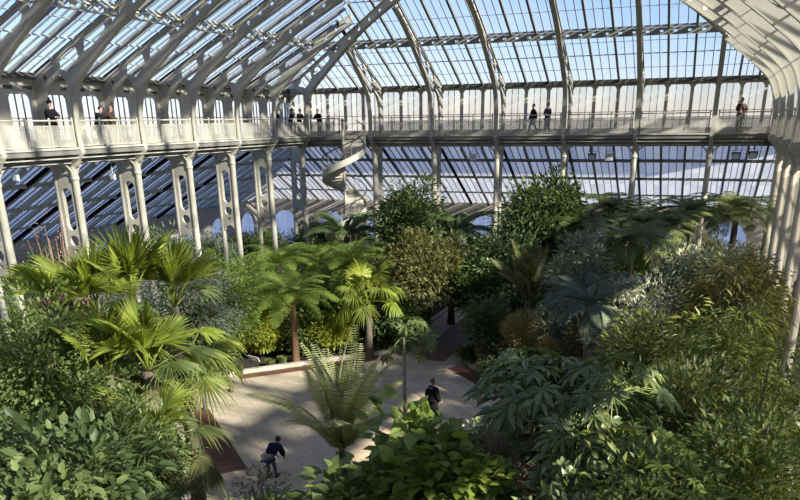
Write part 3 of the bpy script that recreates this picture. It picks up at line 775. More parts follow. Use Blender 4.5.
# ------------------------------------------------------------------ leaves
def tri_fan(lobes):
    """template leaf made of pointed lobes; each lobe (angle, length, half width)"""
    v = []; f = []
    for a, l, h in lobes:
        c, s = math.cos(a), math.sin(a); n = len(v)
        for x, y, z in ((0, 0, 0), (.55*l, h, .05), (l, 0, -.16*l), (.55*l, -h, .05)): v.append((x*c-y*s, x*s+y*c, z))
        f += [(n, n+2, n+1), (n, n+3, n+2)]
    return np.array(v), np.array(f)
T_LANCE = (np.array([(0, 0, 0), (.42, .5, .10), (1, 0, -.10), (.42, -.5, .10)]), np.array([(0, 2, 1), (0, 3, 2)]))
T_BROAD = (np.array([(0, 0, 0), (.18, .42, .05), (.6, .44, .03), (1, 0, -.2), (.6, -.44, .03), (.18, -.42, .05), (.5, 0, -.03)]),
           np.array([(0, 6, 1), (1, 6, 2), (2, 6, 3), (3, 6, 4), (4, 6, 5), (5, 6, 0)]))
T_HEART = (np.array([(.08, 0, 0), (-.10, .30, .06), (.18, .56, .05), (.62, .40, 0), (1, 0, -.24), (.62, -.40, 0), (.18, -.56, .05), (-.10, -.30, .06), (.5, 0, -.04)]),
           np.array([(0, 8, 1), (1, 8, 2), (2, 8, 3), (3, 8, 4), (4, 8, 5), (5, 8, 6), (6, 8, 7), (7, 8, 0)]))
T_PALM = tri_fan([(R2(a), l, .13) for a, l in ((0, 1), (38, .95), (-38, .95), (78, .8), (-78, .8), (122, .58), (-122, .58))])
T_SPRAY = tri_fan([(R2(a), l, .055) for a, l in ((0, 1), (26, .9), (-26, .9), (52, .75), (-52, .75))])
def norm(a): return a/np.maximum(1e-6, np.linalg.norm(a, axis=1, keepdims=True))
def scatter(T, P, D, Nn, L, W):
    tv, tf = T; X = norm(D); Y = norm(np.cross(Nn, X)); Z = np.cross(X, Y)
    L = L[:, None, None]; W = W[:, None, None]
    V = P[:, None, :] + X[:, None, :]*tv[None, :, 0:1]*L + Y[:, None, :]*tv[None, :, 1:2]*W + Z[:, None, :]*tv[None, :, 2:3]*L
    F = tf[None] + (np.arange(len(P))*len(tv))[:, None, None]
    return V.reshape(-1, 3), F.reshape(-1, 3)
def rdir(rng, n): return norm(rng.normal(size=(n, 3)))
def crown(rng, n, K, rx, rz, zc, rc, droop=0., up=.5, flat=.6, low=-.55, out=.6, shell=(.55, 1.0)):
    """leaf positions, directions and normals of a clumpy crown; also the clump centres"""
    d = rdir(rng, K*3); d = d[d[:, 2] > low][:K]
    while len(d) < K: d = np.vstack([d, d])[:K]
    c = d*rng.uniform(shell[0], shell[1], (len(d), 1))*np.array([rx, rx, rz])*(1+rng.uniform(-.24, .20, (len(d), 1)))+np.array([0, 0, zc])
    i = rng.integers(0, len(c), n); q = rdir(rng, n)
    sz = rng.uniform(.5, 1.45, len(c))[i][:, None]
    P = c[i] + q*rng.uniform(.15, 1, (n, 1))**.5*rc*sz*np.array([1, 1, flat])
    D = q*1.0 + d[i]*out + np.array([0, 0, -droop]) + rng.normal(size=(n, 3))*.25
    Nn = norm(np.array([0, 0, 1.])*up*2 + q*.7 + d[i]*.4 + rng.normal(size=(n, 3))*.35)
    return P, D, Nn, c
def branches(rng, c, H, z0, r, curve=.15, maxn=14):
    b = MB(); n = min(maxn, len(c))
    top = Vector((rng.normal()*curve, rng.normal()*curve, z0))
    b.tube([(0, 0, -.02), (top.x*.4, top.y*.4, z0*.5), top], [r*1.25, r, r*.8], 7)
    for k in rng.permutation(len(c))[:n]:
        e = Vector(c[k]); m = top.lerp(e, .5)+Vector((0, 0, .08*H)); b.tube([top, m, e], [r*.6, r*.4, r*.15], 5)
    return b
LM = {
 'dark':   leafmat('dark_green_leaf', (0.045, 0.07, 0.024), (0.15, 0.2, 0.065), 0.32),
 'deep':   leafmat('deep_glossy_leaf', (0.075, 0.12, 0.05), (0.19, 0.24, 0.105), 0.32, .3, spec=.5),
 'mid':    leafmat('mid_green_leaf', (0.07, 0.105, 0.03), (0.25, 0.295, 0.1), 0.38),
 'bright': leafmat('bright_green_leaf', (0.1, 0.16, 0.025), (0.29, 0.37, 0.085), 0.42),
 'sage':   leafmat('sage_green_leaf', (0.14, 0.18, 0.065), (0.34, 0.38, 0.17), 0.4),
 'yellow': leafmat('yellow_green_leaf', (0.22, 0.26, 0.03), (0.46, 0.48, 0.08), 0.45),
 'olive':  leafmat('olive_leaf', (0.11, 0.115, 0.04), (0.25, 0.235, 0.09), 0.32),
 'grey':   leafmat('grey_green_leaf', (0.18, 0.205, 0.135), (0.38, 0.4, 0.29), 0.32, tcol=(1.1, 1.15, .8)),
 'silver': leafmat('silvery_leaf', (.32, .35, .27), (.50, .53, .42), .35, tcol=(1.1, 1.1, .85)),
 'blue':   leafmat('bluish_palm_leaf', (0.11, 0.145, 0.1), (0.21, 0.25, 0.17), 0.3, tcol=(1.2, 1.3, .9)),
 'straw':  leafmat('straw_leaf', (0.38, 0.33, 0.16), (0.55, 0.49, 0.27), 0.4),
 'dry':    leafmat('dry_grey_leaf', (0.24, 0.21, 0.14), (0.42, 0.37, 0.26), 0.3, tcol=(1.1, 1, .8)),
 'pink':   leafmat('pinkish_bud', (.26, .15, .10), (.36, .22, .15), .2),
 'fan':    leafmat('fan_palm_leaf', (0.19, 0.25, 0.035), (0.4, 0.43, 0.08), 0.5, .4),
 'fan2':   leafmat('older_fan_palm_leaf', (.13, .17, .05), (.23, .26, .09), .45, .4),
 'feather': leafmat('pale_feather_leaf', (.42, .43, .19), (.60, .60, .32), .45),
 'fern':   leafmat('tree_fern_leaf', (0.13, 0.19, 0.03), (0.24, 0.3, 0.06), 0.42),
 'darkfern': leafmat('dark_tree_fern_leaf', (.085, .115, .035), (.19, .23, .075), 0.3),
}
NPL = [0]
def bush(name, cat, pos, H, W, label, mat, leaf=.16, asp=.45, tmpl=T_LANCE, n=5000, K=60, z0=.25, droop=.1, up=.5, group=None, bark=None, trunk=None, seed=None, rc=None, low=-.55, flat=.7, kind=None, out=.6, shell=(.55, 1.0), br=14):
    """a leafy plant: its foliage and its branches"""
    NPL[0] += 1; rng = np.random.default_rng(seed if seed is not None else 100+NPL[0])
    o = tag(empty(name, (pos[0], pos[1], 0), rng.uniform(0, 6.28)), label, cat, group)
    zc = H*(z0+1)/2; rz = H*(1-z0)/2; rx = W/2; rc = rc or .30*math.sqrt(rx*rz)+.12
    P, D, Nn, c = crown(rng, n, K, max(.2, rx-rc*.6), max(.2, rz-rc*.5), zc, rc, droop, up, flat, low, out, shell)
    P[:, 2] = np.maximum(P[:, 2], .08)
    L = leaf*rng.uniform(.65, 1.3, n)
    v, f = scatter(tmpl, P, D, Nn, L, L*asp)
    link('foliage', mesh_np('foliage', v, f), LM[mat], o)
    b = branches(rng, c, H, max(.25, H*max(z0, .12)), trunk or .02+.012*H, maxn=br)
    b.build('branches' if z0 < .35 else 'trunk', bark or BARK, o)
    return o
def fronds(o, mesh_tiers, tiers, rng, z, mat, x=0., y=0., name='frond'):
    for (me, n, off) in tiers:
        for k in range(n):
            a = off+2*PI*(k+rng.uniform(-.28, .28))/n
            q = link(name, me, mat, o, loc=(x, y, z), rot=(rng.normal()*.08, rng.normal()*.07, a))
            q.scale = (rng.uniform(.85, 1.12),)*3
def arc(L, e0, e1, n):
    """points of a drooping stalk in the XZ plane and its tangents"""
    p = np.zeros((n, 3)); t = np.zeros((n, 3)); x = z = 0.
    for i in range(n):
        e = e0+(e1-e0)*(i/(n-1))**1.2; t[i] = (math.cos(e), 0, math.sin(e)); p[i] = (x, 0, z); x += math.cos(e)*L/(n-1); z += math.sin(e)*L/(n-1)
    return p, t
def feather_mesh(L, e0, e1, n=34, leaflet=.5, width=.035, vee=.5, bare=.16, sweep=.55, sag=.25, mat=None):
    p, t = arc(L, e0, e1, n+8); V = []; F = []
    rb = MB(); rb.tube([tuple(q) for q in p[::3]], list(np.linspace(.028, .006, len(p[::3]))), 4)
    rv = np.array(rb.v); rf = []
    for q in rb.f:
        for k in range(1, len(q)-1): rf.append((q[0], q[k], q[k+1]))
    V.append(rv); F.append(np.array(rf)); m = len(rv)
    i0 = int(bare*(n+8)); idx = np.arange(i0, n+8)
    for sg in (-1, 1):
        P = p[idx]; tt = t[idx]; s = np.array([0, sg, 0.]); nn = np.cross(tt, np.array([0, 1., 0]))*-1
        fr = (idx-i0)/(n+8-i0); ln = leaflet*np.sin(np.clip(.18+fr*.80, 0, 1)*PI)**.6
        D = norm(tt*sweep + s + nn*vee - np.array([0, 0, sag])); Nn = norm(nn - s*vee)
        v, f = scatter(T_LANCE, P, D, Nn, ln, np.full(len(P), width*2)); V.append(v); F.append(f+m); m += len(v)
    return mesh_np('frond', np.vstack(V), np.vstack(F))
RN = np.random.default_rng(77)
def fern_mesh(L, e0, e1, n=26, pinna=.5, sub=13, wl=1.):
    p, t = arc(L, e0, e1, n+4); V = []; F = []; 
    rb = MB(); rb.tube([tuple(q) for q in p[::3]], list(np.linspace(.025, .006, len(p[::3]))), 4)
    rf = [(q[0], q[k], q[k+1]) for q in rb.f for k in range(1, len(q)-1)]
    V.append(np.array(rb.v)); F.append(np.array(rf)); m = len(rb.v)
    for i in range(3, n+4):
        fr = (i-3)/(n+1); ln = pinna*math.sin((.25+.75*fr)*PI)**.7 if fr < 1 else .1
        if ln < .05: continue
        for sg in (-1, 1):
            d = np.array(t[i])*(.35+RN.normal()*.06)+np.array([0, sg, 0])+np.array([0, 0, -.12+RN.normal()*.09]); d /= np.linalg.norm(d)
            nn = np.cross(t[i], [0, 1., 0])*-1
            k = np.arange(1, sub+1)/sub
            P = p[i]+d*ln*k[:, None]-np.array([0, 0, 1.])*(.12*ln*k[:, None]**2)
            l2 = (.045*(1-k*.6)+.008)*wl*np.ones(sub)*RN.uniform(.8, 1.2)
            for s2 in (-1, 1):
                D = norm(np.cross(nn, d)[None]*s2+d[None]*.5+np.zeros((sub, 3)))
                v, f = scatter(T_LANCE, P, D, np.repeat(nn[None], sub, 0), l2, np.full(sub, .034*wl)); V.append(v); F.append(f+m); m += len(v)
    return mesh_np('frond', np.vstack(V), np.vstack(F))
def fan_mesh(pet, R_, e0, n=30, span=300, tilt=-.35, droop=.35, seed=0):
    """a fan leaf: stalk and pleated segments, deeply split and drooping at the tips"""
    rng = np.random.default_rng(seed+int(pet*100)+n)
    ex, ez = math.cos(e0), math.sin(e0); hub = np.array([ex*pet, 0, ez*pet]); V = []; F = []
    rb = MB(); rb.tube([(0, 0, 0), (ex*pet*.5, 0, ez*pet*.5+.04), tuple(hub)], [.03, .022, .016], 5)
    rf = [(q[0], q[k], q[k+1]) for q in rb.f for k in range(1, len(q)-1)]
    V.append(np.array(rb.v)); F.append(np.array(rf)); m = len(rb.v)
    e = e0+tilt; X = np.array([math.cos(e), 0, math.sin(e)]); Y = np.array([0, 1., 0]); Z = np.cross(X, Y)
    vs = []; fs = []; down = np.array([0, 0, -1.])
    for k in range(n):
        a0 = R2(-span/2+span*k/n); a1 = R2(-span/2+span*(k+1)/n); am = (a0+a1)/2+rng.normal()*.02
        l = R_*(.72+.28*math.cos(am*.55))*rng.uniform(.86, 1.08); q = len(vs); dd = droop*rng.uniform(.5, 1.6)
        dr = lambda r, a: hub+X*(math.cos(a)*r)+Y*(math.sin(a)*r)
        fold = .085*R_; cup = Z*(-.16*R_*(1-math.cos(am))); w = (a1-a0)
        vs += [hub, dr(l*.40, am-w*.46)+cup*.4, dr(l*.40, am)+Z*fold+cup*.4, dr(l*.40, am+w*.46)+cup*.4,
               dr(l*.74, am-w*.16)+cup+down*dd*.10*l, dr(l*.74, am)+cup+Z*fold*.5+down*dd*.10*l, dr(l*.74, am+w*.16)+cup+down*dd*.10*l, dr(l, am)+cup+down*dd*.42*l]
        fs += [(q, q+1, q+2), (q, q+2, q+3), (q+1, q+4, q+2), (q+2, q+4, q+5), (q+2, q+5, q+6), (q+2, q+6, q+3), (q+4, q+7, q+5), (q+5, q+7, q+6)]
    V.append(np.array(vs)); F.append(np.array(fs)+m)
    return mesh_np('frond', np.vstack(V), np.vstack(F))
def trunk_part(o, h, r, mat, bend=(0, 0), rings=0, name='trunk'):
    b = MB(); n = 14; pts = []; rs = []
    for i in range(n+1):
        t = i/n; pts.append((bend[0]*t*t, bend[1]*t*t, h*t-.03)); rs.append(r*(1.25-.35*t+.5*math.exp(-t*9))*(1+(.07 if i % 2 else 0)))
    b.tube(pts, rs, 10); return b.build(name, mat, o, smooth=True)
def palm(name, cat, pos, z, label, tiers, mat, bark, r=.16, seed=1, group=None, bend=(0, 0), skirt=None):
    rng = np.random.default_rng(seed); o = tag(empty(name, (pos[0], pos[1], 0), rng.uniform(0, 6)), label, cat, group)
    trunk_part(o, z, r, bark, bend)
    fronds(o, None, tiers, rng, z-.05, LM[mat], bend[0], bend[1])
    return o

# ------------------------------------------------------------------ named plants
# fan palms on the left
FAN_A = [fan_mesh(.75, 1.12, R2(80), 26, 150, -.06, .05), fan_mesh(.9, 1.1, R2(56), 26, 160, -.15, .25), fan_mesh(1.05, 1.0, R2(18), 26, 190, -.45, .7), fan_mesh(.95, .95, R2(-25), 26, 200, -.6, 1.0)]
FAN_A[3].materials.append(LM['olive']); FAN_A[2].materials.append(LM['fan2'])
FAN_B = [fan_mesh(1.2, 1.0, R2(66), 26, 250, -.3, .5), fan_mesh(1.3, 1.0, R2(30), 26, 260, -.6, .9), fan_mesh(1.2, .95, R2(-6), 26, 260, -.8, 1.1)]
FANS = [(98, 316, 20.5, 'fan palm head left of the tallest one, leaves upright and bright', [(0, 6, .2), (1, 3, .7)]),
        (132, 298, 20.8, 'tallest fan palm, its upright leaves before the left gallery columns', [(0, 7, 0), (1, 3, .5)]),
        (174, 306, 21.4, 'fan palm right of the tallest one, with spreading leaves', [(0, 6, .9), (1, 3, .3), (2, 2, 5.8)]),
        (70, 322, 20.2, 'fan palm leaning to the left edge bushes', [(1, 4, 2.2), (2, 3, 2.6)]),
        (108, 374, 18.8, 'lower fan palm with yellow-lit leaves left of centre in the clump', [(0, 3, .5), (1, 4, .1), (3, 3, .2)]),
        (148, 370, 19.0, 'lower fan palm with yellow-lit leaves right of centre in the clump', [(0, 3, .1), (1, 4, .8), (2, 3, .4)]),
        (158, 440, 17.8, 'low fan palm with hanging leaves beside the grating at bottom left', [(1, 3, .9), (2, 5, .3), (3, 6, .1)])]
for k, (px, py, d, lab, tr) in enumerate(FANS):
    p = at(px, py, d); palm('fan_palm', 'palm', p, p.z, lab, [(FAN_A[i], n, o) for i, n, o in tr], 'fan', BARK, .14, 3+k*5)
p = at(184, 364, 20.8)
palm('fan_palm', 'palm', p, p.z, 'fan palm with ragged drooping leaves reaching over the pale paving', [(FAN_B[1], 5, .1), (FAN_B[2], 5, .5)], 'fan', BARK, .13, 23)
# bright tree fern with a rusty trunk and its neighbours
FERN = [fern_mesh(2.3, R2(56), R2(-25)), fern_mesh(2.5, R2(30), R2(-45)), fern_mesh(2.2, R2(4), R2(-70))]
p = at(292, 296, 36.8)
palm('tree_fern', 'tree fern', p, p.z, 'bright tree fern with a rust coloured trunk behind the long grating', [(FERN[0], 11, 0), (FERN[1], 13, .3), (FERN[2], 7, .1)], 'fern', BARK_RED, .14, 5)
FEATH = [feather_mesh(2.9, R2(70), R2(-20), 34, .6, .03, .3), feather_mesh(3.0, R2(42), R2(-50), 34, .6, .03, .2, sag=.5), feather_mesh(2.7, R2(12), R2(-75), 32, .55, .03, .1, sag=.7)]
p = at(368, 300, 37.2)
palm('fan_palm', 'palm', p, p.z, 'yellow-green palm with hanging leaf tips right of the bright tree fern', [(FAN_B[0], 5, 0), (FAN_B[1], 8, .3), (FAN_B[2], 6, .1)], 'yellow', BARK, .15, 8)
for (px, py, d, sd, lab) in [(278, 262, 41, 41, 'dark tree fern nearest the column pair behind the bright tree fern'), (322, 258, 43, 42, 'dark tree fern in front of the foot of the spiral staircase'), (352, 262, 40, 47, 'dark tree fern behind the yellow-green palm'), (240, 285, 39, 48, 'green tree fern left of the bright tree fern')]:
    p = at(px, py, d)
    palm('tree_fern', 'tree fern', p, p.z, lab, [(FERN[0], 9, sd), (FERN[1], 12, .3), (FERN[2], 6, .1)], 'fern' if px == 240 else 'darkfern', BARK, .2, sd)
# flat-topped dark tree ferns at the back right
UMB = [fern_mesh(2.7, R2(34), R2(-30), 22, .5, 13, 1.2), fern_mesh(2.8, R2(16), R2(-50), 22, .5, 13, 1.2), fern_mesh(2.3, R2(-6), R2(-75), 20, .45, 13, 1.1)]
for (px, py, d, sd, lab) in [(612, 206, 45, 51, 'dark flat-topped tree fern in front of the fourth far arch'), (575, 224, 42, 52, 'dark tree fern just right of the tallest tree'), (655, 222, 43, 53, 'dark spreading tree fern in the middle of the fern group'), (690, 208, 46, 54, 'dark tree fern below the sixth far arch'), (738, 206, 46, 55, 'dark tree fern nearest the far right corner'), (632, 238, 39, 56, 'dark tree fern in front of the fern group')]:
    p = at(px, py, d)
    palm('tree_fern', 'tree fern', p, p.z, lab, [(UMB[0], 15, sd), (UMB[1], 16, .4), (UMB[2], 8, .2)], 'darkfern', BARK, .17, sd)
# feather palm leaning over the crossing
PH = [feather_mesh(3.3, R2(86), R2(46), 40, .5, .016, .3, .12), feather_mesh(3.0, R2(66), R2(-5), 40, .48, .016, .25, .12, sag=.35), feather_mesh(2.7, R2(40), R2(-30), 38, .45, .016, .2, .12, sag=.5)]
p = at(342, 452, 19.0)
palm('feather_palm', 'palm', p, p.z, 'pale feather palm arching over the paving between the two walkers', [(PH[0], 10, 0), (PH[1], 6, 1.0)], 'feather', BARK, .2, 15)
# bluish palm among the grey foliage and a spiky one behind
BL = [feather_mesh(2.2, R2(66), R2(-12), 24, .5, .016, .4), feather_mesh(2.4, R2(32), R2(-45), 24, .5, .016, .3, sag=.4), feather_mesh(2.1, R2(4), R2(-60), 24, .5, .016, .2, sag=.6)]
p = at(592, 306, 29)
palm('feather_palm', 'palm', p, p.z, 'bluish feather palm under the silvery tree right of the crossing', [(BL[0], 8, 0), (BL[1], 10, .3), (BL[2], 6, .3)], 'blue', BARK, .18, 16)
SP = [feather_mesh(2.6, R2(84), R2(52), 26, .5, .03, .5), feather_mesh(2.5, R2(66), R2(15), 26, .5, .03, .4)]
p = at(528, 300, 35.5)
palm('spiky_palm', 'palm', p, p.z, 'upright olive palm with stiff fronds beyond the crossing', [(SP[0], 7, 0), (SP[1], 8, .3)], 'olive', BARK, .16, 17)
p = at(452, 236, 44)
palm('feather_palm', 'palm', p, p.z, 'tall feather palm between the dark tree and the third far arch', [(FEATH[0], 5, .2), (FEATH[1], 8, .3), (FEATH[2], 4, .3)], 'dark', BARK, .14, 18)
p = at(346, 236, 45)
palm('feather_palm', 'palm', p, p.z, 'dark feather palm standing beside the spiral staircase', [(FEATH[0], 5, .2), (FEATH[1], 6, .3)], 'dark', BARK, .14, 19)
# slim tree with umbrella leaves on the thin trunk over the crossing
def umbrella_tree(pos, z, label, R_, n, leaf, seed, mat, trunk_r=.055, bark=BARK_PALE, tiers=3, name='umbrella_tree', stems=1, spread=.5):
    rng = np.random.default_rng(seed); o = tag(empty(name, (pos[0], pos[1], 0), rng.uniform(0, 6)), label, 'tree')
    PP = []; DD = []; NN = []; st = MB(); tr = MB()
    for k in range(stems):
        a = 2*PI*k/max(1, stems)+rng.uniform(-.3, .3); tip = np.array([math.cos(a)*spread*(stems > 1), math.sin(a)*spread*(stems > 1), z*rng.uniform(.82, 1.0) if stems > 1 else z])
        tr.tube([(tip[0]*.1, tip[1]*.1, -.02), (tip[0]*.4, tip[1]*.4, tip[2]*.5), tuple(tip)], [trunk_r*1.3, trunk_r, trunk_r*.7], 8)
        for i in range(n):
            t = rng.uniform(); th = rng.uniform(0, 2*PI); el = R2(70-115*t); l = R_*(.45+.55*math.sin(min(1, .25+t)*PI*.62))
            e = tip+np.array([math.cos(th)*math.cos(el), math.sin(th)*math.cos(el), math.sin(el)])*l
            m = (tip+e)/2+np.array([0, 0, .12*l]); st.tube([tuple(tip), tuple(m), tuple(e)], .012, 4, False)
            PP.append(e); DD.append([math.cos(th), math.sin(th), -.35-.5*t]); NN.append([math.cos(th)*.35, math.sin(th)*.35, 1])
    PP, DD, NN = map(np.array, (PP, DD, NN)); L = leaf*rng.uniform(.75, 1.2, len(PP))
    v, f = scatter(T_PALM, PP, DD+rng.normal(size=DD.shape)*.15, NN+rng.normal(size=NN.shape)*.18, L, L*1.0)
    link('foliage', mesh_np('foliage', v, f), LM[mat], o); tr.build('trunk', bark, o); st.build('leaf_stalks', STALK, o)
    return o
p = at(404, 331, 19.5)
umbrella_tree(p, p.z-.15, 'slim tree with a thin bare trunk and umbrella of leaves over the crossing', .66, 38, .32, 61, 'mid')
p = at(570, 376, 16.2)
umbrella_tree(p, p.z-.2, 'broad shrub of large dark lobed leaves right of the feather palm', 1.0, 46, .5, 62, 'deep', .05, BARK, name='large_leaved_shrub', stems=6, spread=.95)
p = at(612, 412, 14.5)
umbrella_tree(p, p.z-.2, 'lower large lobed leaf shrub in front of the broad dark one', .8, 30, .36, 63, 'mid', .04, BARK, name='large_leaved_shrub', stems=4, spread=.7)
p = at(700, 440, 13.5)
umbrella_tree(p, p.z-.2, 'light green lobed leaf shrub at bottom right', .6, 26, .30, 64, 'bright', .04, BARK, name='large_leaved_shrub', stems=4, spread=.7)

def B(px, py, d, W, name, label, mat, cat='shrub', base=None, **kw):
    p = at(px, py, d); H = max(.5, p.z) if base is None else base
    return bush(name, cat, p, H, W, label, mat, **kw)
# tall trees at the back
B(410, 166, 43, 4.6, 'evergreen_tree', 'dark evergreen tree with a pointed top before the second far arch', 'dark', 'tree', leaf=.26, asp=.4, n=9000, K=110, z0=.2, droop=.35)
B(425, 222, 40.5, 6.0, 'olive_tree', 'brownish olive rounded tree in front of the pointed evergreen', 'olive', 'tree', leaf=.24, asp=.45, n=9500, K=110, z0=.18)
B(548, 168, 42, 5.4, 'evergreen_tree', 'tallest dark tree, beneath the third and fourth far arches', 'dark', 'tree', leaf=.28, asp=.4, n=11000, K=130, z0=.25, droop=.2)
B(505, 232, 40, 4.6, 'evergreen_tree', 'dark glossy tree left of the tallest tree', 'deep', 'tree', leaf=.26, n=9000, K=90, z0=.12)
B(478, 252, 39.5, 3.6, 'evergreen_tree', 'dark tree shading the far end of the path', 'dark', 'tree', leaf=.26, n=8000, K=90, z0=.16)
B(584, 236, 33, 2.9, 'silver_tree', 'silvery grey leaved tree in the middle right of the planting', 'silver', 'tree', leaf=.26, asp=.28, tmpl=T_SPRAY, n=3800, K=60, z0=.3)
B(640, 272, 29, 3.6, 'grey_shrub', 'grey-green shrub right of the silvery tree', 'silver', leaf=.22, asp=.3, n=5000, K=70, z0=.2)
B(700, 232, 34, 4.6, 'bushy_tree', 'grey-green bushy tree below the flat tree ferns', 'grey', 'tree', leaf=.22, n=8500, K=100, z0=.15)
B(742, 244, 30, 4.4, 'bamboo', 'tall yellowish bamboo clump beside the right columns', 'olive', 'bamboo', leaf=.30, asp=.16, n=7500, K=90, z0=.2, droop=.9)
B(665, 300, 25, 4.2, 'bushy_tree', 'mid green feathery bush in the right planting behind the lobed shrub', 'sage', 'tree', leaf=.24, asp=.3, tmpl=T_SPRAY, n=5500, K=90, z0=.15)
B(745, 300, 21, 3.4, 'bamboo', 'leafy bamboo close to the right edge columns', 'sage', 'bamboo', leaf=.26, asp=.16, n=7500, K=90, z0=.1, droop=.9)
B(785, 318, 17, 2.4, 'climbing_bamboo', 'thin bamboo at the right edge in front of the pale column', 'mid', 'bamboo', leaf=.22, asp=.15, n=3200, K=50, z0=.1, droop=1.0)
B(690, 350, 18.5, 3.8, 'leafy_shrub', 'green shrub with pale leaf tips in the right foreground', 'sage', leaf=.20, n=8000, K=90, z0=.1)
B(640, 356, 19.5, 3.2, 'leafy_shrub', 'fine leaved shrub just right of the broad lobed shrub', 'sage', leaf=.18, asp=.3, n=6500, K=80, z0=.1)
B(758, 395, 14.5, 3.2, 'leafy_shrub', 'leafy shrub in the bottom right corner', 'mid', leaf=.17, n=8000, K=80, z0=.05)
B(655, 446, 12.5, 3.0, 'leafy_shrub', 'shrub with yellow-tipped leaves at the bottom right of centre', 'mid', leaf=.17, n=7000, K=80, z0=.05)
B(570, 452, 12.8, 2.4, 'leafy_shrub', 'dark shrub below the broad lobed leaves', 'deep', leaf=.18, asp=.5, tmpl=T_BROAD, n=3800, K=60, z0=.05)
# foreground centre
B(424, 415, 15.0, 3.0, 'heart_leaved_shrub', 'bright green heart-leaved shrub at the bottom centre', 'bright', leaf=.30, asp=.9, tmpl=T_HEART, n=1500, K=70, z0=.1, up=1.0)
B(345, 458, 14.5, 2.4, 'heart_leaved_shrub', 'heart-leaved shrub below the feather palm', 'mid', leaf=.30, asp=.9, tmpl=T_HEART, n=1100, K=60, z0=.1, up=1.0)
B(474, 428, 14.6, 2.4, 'heart_leaved_shrub', 'heart-leaved shrub left of the dry grey shrub', 'bright', leaf=.26, asp=.9, tmpl=T_HEART, n=1300, K=60, z0=.1, up=1.0)
B(505, 402, 17.6, 1.9, 'dry_shrub', 'dry greyish twiggy shrub left of the broad lobed shrub', 'dry', leaf=.15, asp=.3, n=3600, K=70, z0=.1, bark=BARK_PALE, br=50)
B(258, 468, 18.0, 1.9, 'dry_shrub', 'dry olive shrub in front of the bending person', 'dry', leaf=.15, asp=.35, n=1500, K=50, z0=.1, bark=BARK_PALE, br=40)
# foreground left
B(58, 398, 14.0, 3.8, 'large_leaved_shrub', 'dark shrub of big bluish green leaves at the left edge', 'dark', leaf=.27, asp=.5, tmpl=T_BROAD, n=3800, K=80, z0=.1, up=.9)
B(40, 452, 12.6, 3.2, 'glossy_shrub', 'glossy light green shrub in the bottom left corner', 'mid', leaf=.24, asp=.6, tmpl=T_BROAD, n=3600, K=80, z0=.05, up=.8)
B(130, 385, 17.0, 2.6, 'leafy_shrub', 'small-leaved shrub under the lower fan palms', 'mid', leaf=.15, asp=.35, n=4500, K=90, z0=.2)
B(22, 268, 19.5, 3.4, 'bushy_tree', 'pale green small-leaved tree at the left picture edge', 'mid', 'tree', leaf=.16, n=8500, K=100, z0=.2)
B(70, 322, 19.0, 3.4, 'bushy_tree', 'green bush between the left edge tree and the fan palms', 'mid', 'tree', leaf=.17, n=8000, K=90, z0=.15)
B(46, 196, 25, 3.2, 'bare_shrub', 'pinkish almost leafless shrub in front of the nearest column pair', 'pink', leaf=.10, asp=.3, n=700, K=90, z0=.3, bark=TWIG_PINK, br=90, trunk=.07)
B(176, 226, 31, 4.4, 'grey_shrub', 'feathery grey-green tree behind the tall fan palm', 'silver', 'tree', leaf=.22, asp=.22, tmpl=T_SPRAY, n=4500, K=90, z0=.2)
B(218, 250, 33, 3.0, 'leafy_shrub', 'green bush right of the feathery grey tree', 'bright', leaf=.18, asp=.3, n=6500, K=80, z0=.1)
B(243, 290, 38.2, 3.6, 'yellow_shrub', 'yellow-green sunlit shrub left of the bright tree fern', 'yellow', leaf=.20, asp=.45, n=7000, K=80, z0=.08)
B(330, 312, 38.2, 2.8, 'yellow_shrub', 'yellow-green shrub between the tree fern and the yellow-green palm', 'yellow', leaf=.18, n=5000, K=70, z0=.08)
B(192, 292, 31, 2.9, 'leafy_shrub', 'green shrub between the fan palm and the yellow-green shrub', 'mid', leaf=.20, n=7000, K=80, z0=.08)
B(395, 290, 38.5, 3.4, 'leafy_shrub', 'dark shrub behind the umbrella-leaved slim tree', 'dark', leaf=.22, n=6500, K=80, z0=.05)
B(262, 322, 38.6, 2.4, 'yellow_shrub', 'low yellow-green shrub just left of the rusty trunk', 'yellow', leaf=.18, n=4200, K=60, z0=.03)
B(222, 312, 38.6, 2.6, 'leafy_shrub', 'bright shrub behind the white plant notice', 'bright', leaf=.18, n=4200, K=60, z0=.03)
B(310, 338, 38.4, 1.8, 'leafy_shrub', 'low bright shrub just right of the rusty trunk', 'bright', leaf=.16, n=3000, K=50, z0=.03)
B(345, 332, 39.0, 2.2, 'leafy_shrub', 'low green shrub left of the yellow-green palm trunk', 'mid', leaf=.17, n=3400, K=50, z0=.03)
B(385, 330, 38.8, 2.2, 'leafy_shrub', 'low green shrub right of the yellow-green palm trunk', 'mid', leaf=.17, n=3400, K=50, z0=.03)
